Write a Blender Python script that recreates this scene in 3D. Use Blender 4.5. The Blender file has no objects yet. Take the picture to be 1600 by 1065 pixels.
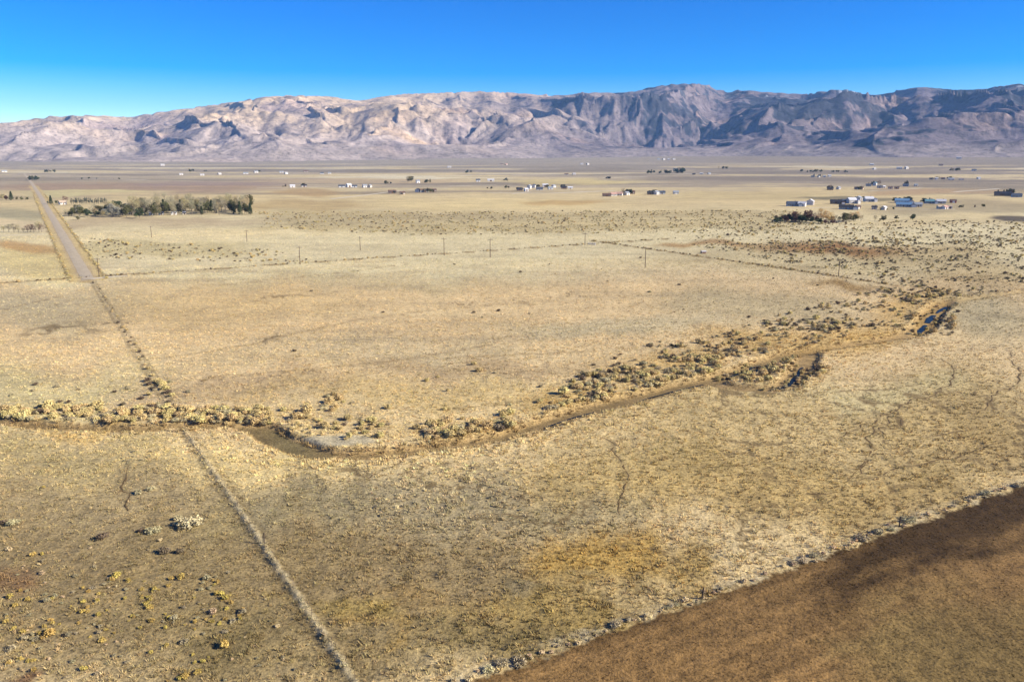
import bpy, bmesh, math, random
import numpy as np
from mathutils import Vector, Matrix
random.seed(7); RNG = np.random.default_rng(11)
SC = bpy.context.scene
COL = SC.collection

# ------------------------------------------------------------------ camera, sky, sun, exposure
CAM_H, FPX, HOR = 52.0, 1250.0, 245.0
PITCH = math.atan((532.5 - HOR) / FPX)
cam = bpy.data.cameras.new('camera'); cam_o = bpy.data.objects.new('camera', cam); COL.objects.link(cam_o)
cam_o.location = (0, 0, CAM_H); cam_o.rotation_euler = (math.pi / 2 - PITCH, 0, 0)
cam.sensor_width = 36; cam.lens = 36 * FPX / 1600; cam.clip_start = 1; cam.clip_end = 60000
SC.camera = cam_o
SUN_EL, SUN_AZ = math.radians(28), math.radians(104)     # azimuth clockwise from +Y (view direction)
w = bpy.data.worlds.new('World'); SC.world = w; w.use_nodes = True
nt = w.node_tree; bg = nt.nodes['Background']
sky = nt.nodes.new('ShaderNodeTexSky'); sky.sky_type = 'NISHITA'; sky.sun_disc = False
sky.sun_elevation = SUN_EL; sky.sun_rotation = SUN_AZ
sky.altitude = 1800; sky.air_density = 1.0; sky.dust_density = 0.02; sky.ozone_density = 3.0
hs = nt.nodes.new('ShaderNodeHueSaturation'); hs.inputs['Saturation'].default_value = 1.7
hs.inputs['Value'].default_value = 0.58
hs.inputs['Hue'].default_value = 0.521
gm = nt.nodes.new('ShaderNodeGamma'); gm.inputs[1].default_value = 1.17; nt.links.new(sky.outputs[0], gm.inputs[0]); nt.links.new(gm.outputs[0], hs.inputs['Color']); nt.links.new(hs.outputs[0], bg.inputs[0]); bg.inputs[1].default_value = 0.10
sun = bpy.data.lights.new('sun', 'SUN'); sun.energy = 4.6; sun.angle = math.radians(0.5); sun.color = (1.0, 0.91, 0.77)
sun_o = bpy.data.objects.new('sun', sun); COL.objects.link(sun_o)
sd = Vector((math.sin(SUN_AZ) * math.cos(SUN_EL), math.cos(SUN_AZ) * math.cos(SUN_EL), math.sin(SUN_EL)))
sun_o.rotation_euler = sd.to_track_quat('Z', 'Y').to_euler(); sun_o.location = (300, -100, 300)
SC.view_settings.view_transform = 'Standard'; SC.view_settings.look = 'None'
SC.view_settings.exposure = 1.16; SC.view_settings.gamma = 1; SC.view_settings.use_curve_mapping = False
SC.render.engine = 'CYCLES'
SC.cycles.volume_bounces = 1; SC.cycles.max_bounces = 6

# ------------------------------------------------------------------ helpers: survey map, noise, tags
CP, SP_ = math.cos(PITCH), math.sin(PITCH)
def at(px, py, z=0.0):
    """survey point of the photograph (1600 px map) -> place on the valley floor"""
    u = (px - 800) / FPX; v = (532.5 - py) / FPX
    dx, dy, dz = u, CP + v * SP_, -SP_ + v * CP
    t = (z - CAM_H) / dz
    return (dx * t, dy * t)
def proj(x, y, z=0.0):
    zz = z - CAM_H
    d = y * CP - zz * SP_; v = y * SP_ + zz * CP
    d = np.maximum(d, 1e-3)
    return 800 + FPX * x / d, 532.5 - FPX * v / d
def lin(c):
    c = np.array(c, float) / 255
    return np.where(c <= 0.04045, c / 12.92, ((c + 0.055) / 1.055) ** 2.4)
ALB = 0.62
def alb(*c): return lin(c) * ALB * np.array((1.03, 1.10, 1.06))
def sstep(a, b, x):
    t = np.clip((x - a) / (b - a), 0, 1); return t * t * (3 - 2 * t)
def _hash(ix, iy, s):
    h = (ix.astype(np.int64) * 374761393 + iy.astype(np.int64) * 668265263 + s * 1442695041) & 0xFFFFFFFF
    h = ((h ^ (h >> 13)) * 1274126177) & 0xFFFFFFFF
    h = h ^ (h >> 16)
    return (h & 0xFFFFFF) / float(0x1000000)
def noise(x, y, s=0):
    ix = np.floor(x); iy = np.floor(y); fx = x - ix; fy = y - iy
    def g(ox, oy):
        a = _hash(ix + ox, iy + oy, s) * 2 * np.pi
        return np.cos(a) * (fx - ox) + np.sin(a) * (fy - oy)
    u = fx ** 3 * (fx * (fx * 6 - 15) + 10); v = fy ** 3 * (fy * (fy * 6 - 15) + 10)
    a = g(0, 0); b = g(1, 0); c = g(0, 1); d = g(1, 1)
    return ((a + (b - a) * u) * (1 - v) + (c + (d - c) * u) * v) * 1.45
def fbm(x, y, o=4, s=0, gain=0.5):
    r = 0; a = 1; t = 0
    for k in range(o):
        r = r + a * noise(x * 2.03 ** k + 17.3 * k, y * 2.03 ** k - 9.1 * k, s + k); t += a; a *= gain
    return r / t
def polyline_dist(x, y, pts):
    """distance to polyline, and signed side of the nearest piece"""
    best = np.full(x.shape, 1e9); side = np.zeros(x.shape)
    for (ax, ay), (bx, by) in zip(pts[:-1], pts[1:]):
        dx, dy = bx - ax, by - ay; L2 = dx * dx + dy * dy + 1e-9
        t = np.clip(((x - ax) * dx + (y - ay) * dy) / L2, 0, 1)
        ex, ey = x - ax - t * dx, y - ay - t * dy
        d = np.hypot(ex, ey); m = d < best
        best = np.where(m, d, best); side = np.where(m, np.sign(dx * ey - dy * ex), side)
    return best, side
def line_dist_near(x, y, pts, reach, chunk=4):
    """distance to a long polyline, exact within reach"""
    best = np.full(x.shape, 99.0)
    for i in range(0, len(pts) - 1, chunk):
        p = pts[i:i + chunk + 1]; xs = [q[0] for q in p]; ys = [q[1] for q in p]
        k = np.nonzero((x > min(xs) - reach) & (x < max(xs) + reach) & (y > min(ys) - reach) & (y < max(ys) + reach))[0]
        if len(k): best[k] = np.minimum(best[k], polyline_dist(x[k], y[k], p)[0])
    return best
def smooth_line(pts, n=6):
    P = [pts[0]] + list(pts) + [pts[-1]]; out = []
    for i in range(1, len(P) - 2):
        for k in range(n):
            t = k / n; a, b, c, d = [np.array(p) for p in P[i - 1:i + 3]]
            out.append(tuple(0.5 * ((2 * b) + (c - a) * t + (2 * a - 5 * b + 4 * c - d) * t * t + (3 * b - a - 3 * c + d) * t ** 3)))
    out.append(tuple(P[-1])); return out
def survey(pts, n=0):
    w_ = [at(*p) for p in pts]
    return smooth_line(w_, n) if n else w_
def tag(o, label=None, cat=None, group=None, kind=None):
    if label: o['label'] = label
    if cat: o['category'] = cat
    if group: o['group'] = group
    if kind: o['kind'] = kind
    return o
def mesh_obj(name, verts, faces, mat, parent=None, smooth=False, loc=None):
    me = bpy.data.meshes.new(name); me.from_pydata([tuple(v) for v in verts], [], faces); me.update()
    if mat: me.materials.append(mat)
    if smooth: me.polygons.foreach_set('use_smooth', [True] * len(me.polygons))
    o = bpy.data.objects.new(name, me); COL.objects.link(o)
    if parent: o.parent = parent
    if loc is not None: o.location = loc
    return o
def np_mesh(name, V, F, mat, smooth=True):
    me = bpy.data.meshes.new(name)
    me.vertices.add(len(V)); me.vertices.foreach_set('co', V.astype(np.float32).ravel())
    n = F.shape[1]
    me.loops.add(F.size); me.loops.foreach_set('vertex_index', F.astype(np.int32).ravel())
    me.polygons.add(len(F)); me.polygons.foreach_set('loop_start', np.arange(0, F.size, n, dtype=np.int32))
    me.update(calc_edges=True); me.validate()
    me.polygons.foreach_set('use_smooth', [smooth] * len(F))
    if mat: me.materials.append(mat)
    return me
def set_color(me, name, C):
    a = me.attributes.new(name, 'FLOAT_COLOR', 'POINT')
    C4 = np.ones((len(C), 4), np.float32); C4[:, :3] = C; a.data.foreach_set('color', C4.ravel())
def set_float(me, name, F_):
    a = me.attributes.new(name, 'FLOAT', 'POINT'); a.data.foreach_set('value', F_.astype(np.float32))

class NT:
    """small helper to write node trees"""
    def __init__(s, name):
        s.m = bpy.data.materials.new(name); s.m.use_nodes = True; s.t = s.m.node_tree
        s.b = s.t.nodes['Principled BSDF']; s.b.inputs['Roughness'].default_value = 0.95
        s.b.inputs['Specular IOR Level'].default_value = 0.15
    def n(s, typ, **kw):
        nd = s.t.nodes.new(typ)
        for k, v in kw.items():
            if k in nd.inputs: nd.inputs[k].default_value = v
            else: setattr(nd, k, v)
        return nd
    def l(s, a, b): s.t.links.new(a, b)
    def noise(s, vec, scale, detail=3, rough=0.55):
        nd = s.n('ShaderNodeTexNoise', Scale=scale, Detail=detail, Roughness=rough)
        if vec: s.l(vec, nd.inputs['Vector'])
        return nd.outputs['Fac']
    def ramp(s, fac, stops):
        r = s.n('ShaderNodeValToRGB'); el = r.color_ramp.elements
        while len(el) < len(stops): el.new(0.5)
        for e, (p, c) in zip(el, stops):
            e.position = p; e.color = (*c, 1) if len(c) == 3 else c
        s.l(fac, r.inputs[0]); return r.outputs[0]
    def mix(s, kind, fac, a, b):
        m = s.n('ShaderNodeMix', data_type='RGBA', blend_type=kind)
        for sock, val in ((m.inputs[0], fac), (m.inputs[6], a), (m.inputs[7], b)):
            if hasattr(val, 'is_output'): s.l(val, sock)
            elif isinstance(val, (int, float)): sock.default_value = val
            else: sock.default_value = (*val, 1) if len(val) == 3 else val
        return m.outputs[2]
    def math(s, op, a, b=0.0, c=None):
        m = s.n('ShaderNodeMath', operation=op)
        for i, val in enumerate((a, b) if c is None else (a, b, c)):
            if hasattr(val, 'is_output'): s.l(val, m.inputs[i])
            else: m.inputs[i].default_value = val
        return m.outputs[0]
    def bump(s, h, strength, dist):
        b = s.n('ShaderNodeBump', Strength=strength, Distance=dist); s.l(h, b.inputs['Height'])
        s.l(b.outputs[0], s.b.inputs['Normal'])
    def base(s, c): s.l(c, s.b.inputs['Base Color'])
g3 = lambda v: (v, v, v)
def flat_mat(name, col, var=0.25, scale=1.5, rough=0.9, spec=0.2, rand=0.0):
    k = NT(name); k.b.inputs['Roughness'].default_value = rough; k.b.inputs['Specular IOR Level'].default_value = spec
    tc = k.n('ShaderNodeTexCoord'); nz = k.noise(tc.outputs['Object'], scale, 4, 0.6)
    c = k.mix('MULTIPLY', 1.0, tuple(col), k.ramp(nz, [(0.25, g3(1 - var)), (0.75, g3(1 + var * 0.5))]))
    if rand:
        oi = k.n('ShaderNodeObjectInfo'); hsn = k.n('ShaderNodeHueSaturation')
        k.l(c, hsn.inputs['Color']); k.l(k.math('MULTIPLY_ADD', oi.outputs['Random'], rand, 1 - rand / 2), hsn.inputs['Value'])
        k.l(k.math('MULTIPLY_ADD', oi.outputs['Random'], 0.05 * rand, 0.5 - 0.025 * rand), hsn.inputs['Hue'])
        c = hsn.outputs[0]
    k.base(c); return k.m

# ------------------------------------------------------------------ survey lines
STREAM = survey([(-260, 650), (-100, 652), (0, 657), (60, 663), (150, 666), (215, 668), (290, 665), (370, 665), (410, 672), (440, 688), (480, 700),
    (530, 708), (590, 707), (650, 700), (710, 693), (770, 682), (830, 665), (880, 650), (940, 633), (1000, 618), (1060, 603),
    (1110, 592), (1150, 580), (1190, 565), (1230, 552), (1275, 545), (1330, 537), (1390, 528), (1420, 520), (1440, 510), (1450, 498),
    (1462, 485), (1478, 474), (1520, 466), (1600, 456), (1720, 446)], 4)
OXBOW = survey([(1110, 596), (1150, 604), (1195, 606), (1225, 601), (1243, 585), (1256, 568), (1264, 553)], 4)
FENCE_A = survey([(145, 440), (272, 642), (290, 672), (555, 1065), (640, 1190)])
FENCE_B = survey([(430, 1170), (711, 1066), (1097, 931), (1405, 820), (1600, 753), (1900, 650)])
FENCE_C = survey([(-120, 450), (140, 433), (925, 381), (1060, 372)])
FENCE_D = survey([(925, 376), (965, 382), (1180, 413), (1400, 446)])
ROAD = survey([(138, 437), (112, 392), (85, 345), (62, 305), (48, 284)])
def wander(pts):
    out = []
    for (a, b) in zip(pts[:-1], pts[1:]):
        n = max(1, int(math.hypot(b[0] - a[0], b[1] - a[1]) / 1.2))
        for k in range(n): out.append((a[0] + (b[0] - a[0]) * k / n, a[1] + (b[1] - a[1]) * k / n))
    P = np.array(out + [pts[-1]]); q = noise(P[:, 0] / 5, P[:, 1] / 5, 121) * 0.9 + noise(P[:, 0] / 1.7, P[:, 1] / 1.7, 122) * 0.45; q2 = noise(P[:, 0] / 5, P[:, 1] / 5, 123) * 1.5 + noise(P[:, 0] / 2, P[:, 1] / 2, 124) * 0.6
    return list(zip(P[:, 0] + q, P[:, 1] + q2))
TRAILS = [wander(survey(p, 4)) for p in (
    [(950, 685), (958, 705), (974, 730), (981, 745), (976, 762), (966, 785), (968, 805)],
    [(1440, 560), (1470, 560), (1488, 575), (1487, 592), (1466, 612), (1440, 620), (1416, 630), (1400, 642), (1366, 657), (1340, 663), (1329, 676), (1290, 688), (1246, 694)],
    [(1584, 545), (1579, 562), (1591, 577), (1595, 593), (1579, 605), (1556, 613), (1545, 632), (1520, 652)], [(1610, 600), (1590, 602), (1570, 612)],
    [(1392, 652), (1363, 677), (1356, 688), (1363, 707), (1339, 731), (1318, 750)], [(1419, 693), (1459, 682), (1506, 673), (1540, 668)], [(1400, 642), (1410, 655), (1385, 668), (1380, 676)],
    [(1440, 600), (1400, 606), (1300, 612), (1240, 618)], [(1223, 774), (1262, 771), (1306, 773)], [(1340, 738), (1352, 722), (1368, 708)],
    [(1560, 690), (1500, 712), (1460, 722), (1400, 735), (1330, 752)],
    [(640, 712), (615, 728), (590, 742), (560, 752)], [(200, 730), (197, 760), (203, 795)])]
SOFT_TRAILS = [survey(p, 4) for p in ([(700, 560), (820, 553), (930, 548)], [(330, 590), (480, 578), (640, 560), (760, 540)], [(420, 530), (560, 500), (700, 482), (860, 470)],
    [(250, 560), (330, 548), (430, 530)], [(850, 395), (1000, 402), (1120, 408), (1300, 420)], [(0, 486), (60, 470), (100, 462)], [(700, 640), (860, 620), (900, 612)], [(300, 450), (480, 432), (640, 412)])]
def stream_depth(x, y):
    """incision of the creek below the meadow (m), with flat bed and cut banks"""
    m = (np.abs(x) < 900) & (y > 60) & (y < 460)
    dep = np.zeros(x.shape); bed = np.zeros(x.shape); bank = np.full(x.shape, 99.0); sd_ = np.zeros(x.shape)
    if not m.any(): return dep, bed, bank, sd_
    xs, ys = x[m], y[m]
    wob = fbm(xs / 9, ys / 9, 3, 41) * 1.1
    d = line_dist_near(xs, ys, STREAM, 14); d2 = line_dist_near(xs, ys, OXBOW, 14); s = 0
    px, py = proj(xs, ys)
    half = 1.1 + 1.3 * np.exp(-((px - 450) / 60) ** 2) + 0.7 * sstep(700, 900, px) - 0.5 * sstep(1180, 1330, px) + 1.6 * np.exp(-((px - 1452) / 35) ** 2)
    half = half - 0.5 * sstep(400, 250, px)
    dd = np.maximum(0, d + wob - half)
    k = 1 - sstep(0, 2.6, dd)
    amp = 0.95 - 0.3 * sstep(1250, 1350, px) + 0.45 * sstep(1420, 1440, px) - 0.9 * sstep(1475, 1500, px)
    dd2 = np.maximum(0, d2 + wob - 1.9); k2 = 1 - sstep(0, 2.2, dd2)
    # sand flat beside the bend
    dep[m] = np.maximum(k * amp, k2 * 0.7); bed[m] = np.maximum(1 - sstep(-0.2, 0.9, dd), 1 - sstep(-0.2, 0.8, dd2))
    bank[m] = np.minimum(dd, dd2); sd_[m] = s
    return dep, bed, bank, sd_
def fan(x, y):
    r = np.hypot(x, y); px, _ = proj(x, np.maximum(y, 1.0))
    a = 30 + 34 * sstep(250, 1250, px)
    return a * sstep(1900, 6200, r) * sstep(-500, 500, y) + 1.6 * sstep(250, 1500, r) * fbm(x / 420, y / 420, 3, 5) + 9 * sstep(2200, 5000, r) * fbm(x / 900, y / 900, 3, 6)
def ground_h(x, y, fine=True):
    x = np.asarray(x, float); y = np.asarray(y, float)
    h = fan(x, y)
    dep, _, bank, _ = stream_depth(x, y)
    r = np.hypot(x, y)
    h = h - dep + 0.22 * fbm(x / 34, y / 34, 3, 3) * (1 - np.clip(dep, 0, 1))
    if fine: h = h + 0.10 * noise(x / 2.3, y / 2.3, 8) * (r < 420) * (1 - np.clip(dep, 0, 1))
    h = h + 0.25 * np.exp(-((bank - 1.5) / 1.2) ** 2) * (dep < 0.6)      # spoil lip along the bank
    m = (r < 330) & (y > 40)
    if m.any():
        fa = polyline_dist(x[m], y[m], FENCE_A[1:])[0]; h = np.array(h); h[m] += (0.30 + 0.16 * noise(x[m] / 2.2, y[m] / 2.2, 9)) * np.exp(-(fa / 0.55) ** 2) * (1 - np.clip(dep[m], 0, 1))
    return h
_gx = np.arange(-440, 441, 1.0); _gy = np.arange(55, 465, 1.0); _GX, _GY = np.meshgrid(_gx, _gy)
_GH = ground_h(_GX.ravel(), _GY.ravel(), False).reshape(_GX.shape)
def gz(x, y):
    if -439 < x < 439 and 56 < y < 463:
        i = int(x + 440); j = int(y - 55); u = x + 440 - i; v = y - 55 - j
        return float((_GH[j, i] * (1 - u) + _GH[j, i + 1] * u) * (1 - v) + (_GH[j + 1, i] * (1 - u) + _GH[j + 1, i + 1] * u) * v)
    return float(ground_h(np.array([x]), np.array([y]), False)[0])
def ground_at(px, py):
    u = (px - 800) / FPX; v = (532.5 - py) / FPX; dx, dy, dz = u, CP + v * SP_, -SP_ + v * CP
    t = np.geomspace(60, 9000, 900); g_ = ground_h(dx * t, dy * t, False); below = np.nonzero(CAM_H + dz * t < g_)[0]
    k = below[0] if len(below) else len(t) - 1
    a, b = t[max(k - 1, 0)], t[k]; ts = np.linspace(a, b, 40); ok = np.nonzero(CAM_H + dz * ts < ground_h(dx * ts, dy * ts, False))[0]
    tt = ts[ok[0]] if len(ok) else b
    return dx * tt, dy * tt, gz(dx * tt, dy * tt)
# ------------------------------------------------------------------ what grows and lies where on the valley floor
def line_side(x, y, a, b):
    dx, dy = b[0] - a[0], b[1] - a[1]; L = math.hypot(dx, dy)
    return (dx * (y - a[1]) - dy * (x - a[0])) / L          # >0 left of a->b
def land(x, y, z):
    """soil / plant cover colour (albedo), and cover masks, over the valley floor"""
    r = np.hypot(x, y)
    X, Y = proj(x, np.maximum(y, 5.0), z)
    wsc = np.clip(r / 160, 0.6, 8)
    n1 = fbm(x / (18 * wsc), y / (18 * wsc), 4, 21); n2 = fbm(x / (18 * wsc), y / (18 * wsc), 4, 31)
    ns = fbm(x / 60, y / 22, 4, 51); nb = fbm(x / 260, y / 120, 4, 61)
    s = np.clip((Y - HOR) / 400, 0.02, 1.2)
    wx, wy = X + n1 * 150 * s, Y + n2 * 60 * s
    C = np.zeros(x.shape + (3,)); C[:] = alb(230, 200, 148)
    def put(m, col):
        C[:] = C + (np.asarray(col) - C) * np.clip(m, 0, 1)[..., None]
    def blob(cx, cy, rx, ry, col, k=1.0, soft=0.7):
        q = np.hypot((wx - cx) / rx, (wy - cy) / ry)
        put(k * (1 - sstep(1 - soft, 1 + soft * 0.6, q)), alb(*col))
    # distance bands of the plain
    put(sstep(640, 500, wy) * 0.8, alb(234, 200, 150))
    put(sstep(445, 425, wy), alb(232, 211, 166))
    put(sstep(345, 318, wy) * 0.9, alb(224, 196, 145))
    put(sstep(306, 288, wy) * 0.95, alb(190, 170, 142))
    put(sstep(276, 262, Y) * 0.7, alb(172, 156, 138))
    put(sstep(900, 1200, wx) * sstep(300, 280, wy) * 0.75, alb(158, 140, 120))
    fs = fbm(x / 900 + y / 2600, y / 330, 3, 75); farm = sstep(318, 300, Y) * sstep(252, 266, Y)
    put(farm * sstep(0.10, 0.16, fs) * 0.85, alb(226, 200, 152)); put(farm * sstep(-0.08, -0.16, fs) * 0.6, alb(140, 124, 106)); put(farm * sstep(0.34, 0.38, fs) * 0.8, alb(240, 222, 186))
    # streaks drawn out along the old irrigation lines, west to east
    st = fbm(x / 90 + y / 300, y / 13, 4, 71)
    mid = sstep(650, 600, Y) * sstep(380, 420, Y)
    put(mid * sstep(0.05, 0.5, st) * 0.55, alb(200, 174, 134)); put(mid * sstep(-0.05, -0.5, st) * 0.5, alb(236, 206, 156))
    for a in ((100, 470, 190, 34, (196, 178, 142), .8), (60, 600, 240, 40, (224, 204, 150), .7), (520, 440, 330, 14, (200, 180, 138), .55),
              (420, 600, 230, 26, (196, 164, 124), .7), (640, 545, 240, 24, (212, 188, 146), .6), (760, 570, 200, 16, (188, 158, 118), .6),
              (980, 510, 240, 14, (206, 188, 150), .65), (1150, 430, 330, 30, (228, 198, 152), .6), (1180, 480, 170, 26, (196, 176, 136), .7),
              (330, 480, 250, 36, (222, 188, 132), .6), (700, 610, 330, 24, (222, 190, 128), .6), (250, 640, 120, 30, (206, 176, 140), .6),
              (300, 725, 380, 42, (238, 208, 146), .9), (80, 690, 170, 34, (200, 176, 124), .8), (620, 715, 140, 14, (232, 200, 146), .6),
              (900, 615, 90, 18, (214, 176, 110), .7), (1060, 572, 110, 20, (212, 174, 108), .75), (1230, 535, 120, 20, (210, 172, 106), .75), (1350, 515, 90, 20, (216, 174, 100), .75), (1420, 480, 60, 26, (216, 172, 98), .8), (200, 648, 240, 12, (214, 178, 112), .7), (730, 668, 90, 14, (214, 178, 112), .7),
              # east meadow, warmer
              (1250, 660, 420, 70, (214, 184, 128), .8), (1200, 760, 380, 60, (196, 164, 104), .8), (1000, 740, 200, 50, (200, 170, 112), .7),
              (1520, 500, 120, 45, (190, 172, 134), .8), (1480, 640, 170, 60, (196, 166, 112), .7), (1540, 700, 140, 50, (188, 156, 100), .7),
              (1350, 610, 130, 22, (222, 202, 150), .6), (1380, 790, 160, 34, (182, 152, 98), .6),
              # foreground
              (90, 900, 420, 190, (172, 147, 104), 1.0), (420, 960, 260, 170, (162, 138, 94), .9), (700, 900, 320, 120, (164, 139, 97), .9),
              (700, 780, 170, 55, (180, 160, 122), .85), (900, 800, 110, 30, (168, 150, 112), .6), (520, 790, 130, 40, (168, 150, 112), .8),
              (950, 870, 125, 42, (198, 158, 84), .85), (1080, 910, 110, 45, (184, 150, 86), .8), (850, 950, 150, 60, (178, 148, 86), .8),
              (820, 905, 70, 20, (150, 132, 98), .8), (640, 930, 80, 30, (168, 136, 84), .6), (760, 1010, 150, 40, (146, 124, 78), .8), (600, 990, 60, 30, (176, 142, 78), .6),
              (330, 1000, 130, 50, (146, 126, 84), .7), (20, 900, 40, 22, (150, 112, 78), .7), (40, 1055, 50, 14, (142, 98, 70), .7),
              (545, 960, 60, 24, (176, 148, 84), .7), (380, 800, 90, 40, (172, 150, 104), .7), (180, 760, 190, 40, (178, 154, 112), .8)):
        blob(*a)
    # far fields
    for a in ((180, 345, 260, 9, (196, 168, 130), .7, .4), (250, 362, 260, 14, (232, 208, 160), .8, .5), (60, 400, 90, 26, (226, 200, 140), .8, .5),
              (40, 378, 60, 8, (196, 152, 96), .8, .5), (30, 330, 50, 10, (178, 164, 128), .8, .4), (40, 345, 60, 7, (230, 204, 160), .9, .4),
              (200, 293, 260, 9, (180, 150, 122), .9, .4), (130, 300, 130, 3.5, (220, 200, 144), .9, .4), (330, 287, 130, 4, (172, 146, 130), .8, .4),
              (100, 284, 160, 3, (178, 158, 130), .8, .4), (480, 302, 60, 6, (194, 160, 112), .8, .4), (480, 322, 110, 9, (202, 172, 120), .8, .4),
              (760, 318, 190, 10, (236, 208, 152), .9, .4), (880, 315, 70, 4, (206, 166, 104), .7, .4), (560, 283, 200, 4, (206, 178, 140), .8, .4),
              (900, 284, 110, 5, (226, 200, 140), .8, .4), (1270, 302, 120, 9, (226, 198, 146), .9, .4), (1150, 307, 140, 8, (214, 188, 136), .7, .4),
              (1330, 309, 90, 3, (120, 110, 84), .8, .3), (1450, 300, 120, 4, (196, 160, 118), .7, .4), (1500, 325, 150, 12, (160, 142, 112), .6, .4),
              (1480, 345, 160, 10, (224, 196, 144), .6, .5), (1590, 343, 55, 5, (112, 98, 80), 1, .25), (1200, 390, 60, 9, (206, 176, 120), .4, .6),
              (1310, 387, 120, 11, (160, 112, 62), .9, .6), (1140, 385, 60, 5, (170, 124, 70), .7, .6), (145, 434, 22, 4, (214, 194, 160), .8, .4), (1430, 400, 120, 16, (176, 146, 96), .6, .6), (1060, 386, 50, 4, (176, 130, 72), .7, .6),
              (1310, 440, 60, 7, (168, 132, 76), .8, .6), (1520, 430, 110, 24, (184, 158, 112), .7, .6), (1230, 410, 240, 16, (206, 184, 138), .6, .6)):
        blob(*a)
    # scrub bands: darker litter between the shrubs
    sc = sstep(326, 334, wy) * sstep(366, 356, wy) * sstep(380, 460, wx) * sstep(1290, 1200, wx)
    put(sc * 0.55, alb(186, 160, 108))
    sc2 = sstep(372, 378, wy) * sstep(402, 394, wy) * sstep(60, 110, wx) * sstep(440, 380, wx); put(sc2 * 0.45, alb(190, 168, 112))
    # fine tone change everywhere
    f = 1 + 0.16 * fbm(x / 7, y / 7, 3, 81) * (r < 700) + 0.10 * nb + 0.10 * fbm(x / 40, y / 14, 3, 86)
    C *= f[..., None]
    # tracks worn by cattle
    bare = np.zeros(x.shape)
    m = (r < 620) & (y > 30)
    tr = np.full(x.shape, 99.0)
    if m.any():
        t_ = np.full(m.sum(), 99.0)
        wob = 0.5 * noise(x[m] / 2.2, y[m] / 2.2, 91)
        for T in TRAILS: t_ = np.minimum(t_, line_dist_near(x[m], y[m], T, 3, 8) + wob)
        s_ = np.full(m.sum(), 99.0)
        for T in SOFT_TRAILS: s_ = np.minimum(s_, line_dist_near(x[m], y[m], T, 4, 8) + 2 * wob)
        tr[m] = t_; st_ = np.full(x.shape, 99.0); st_[m] = s_; put((1 - sstep(0.3, 1.5, st_)) * 0.4, alb(150, 124, 84))
    tk = (1 - sstep(0.2, 0.6, tr)) * (0.35 + 0.65 * sstep(-.2, .3, fbm(x / 9, y / 9, 2, 116))); put(tk * 0.6, alb(138, 113, 76)); bare = np.maximum(bare, tk)
    q1 = noise(x / 1.6, y / 1.6, 111) * 1.6; q2 = noise(x / 1.6, y / 1.6, 112) * 1.6
    ck = np.abs(fbm((x + q1) / 24, (y + q2) / 24, 2, 113)); pres = sstep(0.0, 0.25, fbm(x / 45, y / 45, 2, 114) + 0.5 * sstep(850, 1150, X) * sstep(560, 600, Y) - 0.25) * (r < 330)
    ck = (1 - sstep(0.012, 0.042, ck)) * pres; put(ck * 0.8, alb(126, 102, 66)); bare = np.maximum(bare, ck)
    # gravelly strip and weeds along the boundary fences
    fa, _ = polyline_dist(x, y, FENCE_A); fa = fa + 0.35 * noise(x / 1.4, y / 1.4, 93)
    put((1 - sstep(0.1, 0.75, fa + 0.25 * noise(x / .5, y / .5, 193))) * (0.55 * sstep(180, 120, r) + 0.25), alb(206, 184, 144))
    put((1 - sstep(0.25, 0.8, np.abs(fa - 0.9))) * 0.35, alb(128, 108, 76))
    for FL in (FENCE_C, FENCE_D):
        fc, _ = polyline_dist(x, y, FL); put((1 - sstep(0.5, 2.0, fc + 0.8 * noise(x / 4, y / 4, 94))) * 0.8, alb(150, 118, 70))
    # ploughed ground beyond the east fence
    e = -line_side(x, y, FENCE_B[1], FENCE_B[4]) + 0.7 * noise(x / 2.5, y / 2.5, 95) + 0.5 * noise(x / .7, y / .7, 195)
    field = sstep(0.3, 1.2, e) * (y > 0)
    bx, by = FENCE_B[4][0] - FENCE_B[1][0], FENCE_B[4][1] - FENCE_B[1][1]; L = math.hypot(bx, by); bx /= L; by /= L
    along, acr = x * bx + y * by, -x * by + y * bx
    row = fbm(along / 40, acr / 1.1, 3, 96); blt = fbm(along / 16, acr / 5, 4, 97)
    Cf = alb(153, 117, 72) * (1 + 0.42 * row + 0.22 * blt)[..., None]
    g_ = sstep(1250, 1450, X + blt * 200) * sstep(880, 1000, Y + 60 * blt); Cf += (alb(142, 117, 71) - Cf) * (g_ * .8)[..., None]
    wet = sstep(15, 6.0, e + 9 * blt) * sstep(1200, 1330, X + 160 * blt); wet = np.maximum(wet, 0.55 * sstep(3, 0.8, e + 1.5 * blt))
    wet2 = np.exp(-(((X - 1350) / 60) ** 2 + ((Y - 875) / 24) ** 2)) * sstep(-.35, .25, blt) * 1.0
    Cf += (alb(72, 52, 28) - Cf) * (np.clip(np.maximum(wet, wet2), 0, 1) * 0.95)[..., None]
    put(field, 0); C += Cf * field[..., None]
    pale = sstep(-1.8, -0.5, e) * (1 - field) * (y > 0) * sstep(-0.1, 0.35, fbm(x / 3, y / 3, 3, 98)); put(pale * 0.6, alb(206, 188, 154))
    # creek bed and banks
    dep, bed, bank, sd_ = stream_depth(x, y)
    put((1 - sstep(0.2, 3.0, bank)) * (dep < 0.35) * 0.5, alb(214, 180, 118))
    put(sstep(0.08, 0.5, dep) * 0.9, alb(178, 146, 100))
    bedc = alb(150, 124, 84) * np.ones(C.shape); kk = np.exp(-((X - 455) / 60) ** 2); bedc += (alb(122, 108, 74) - bedc) * (kk * (Y > 600))[..., None]
    bedc += (alb(190, 152, 92) - bedc) * (sstep(1180, 1300, X) * 0.8)[..., None]
    bedc *= (1 + 0.3 * fbm(x / 5, y / 2, 3, 99))[..., None]
    bd = bed * sstep(0.5, 0.9, dep / 1.1); C[:] = C + (bedc - C) * np.clip(bd, 0, 1)[..., None]
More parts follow.
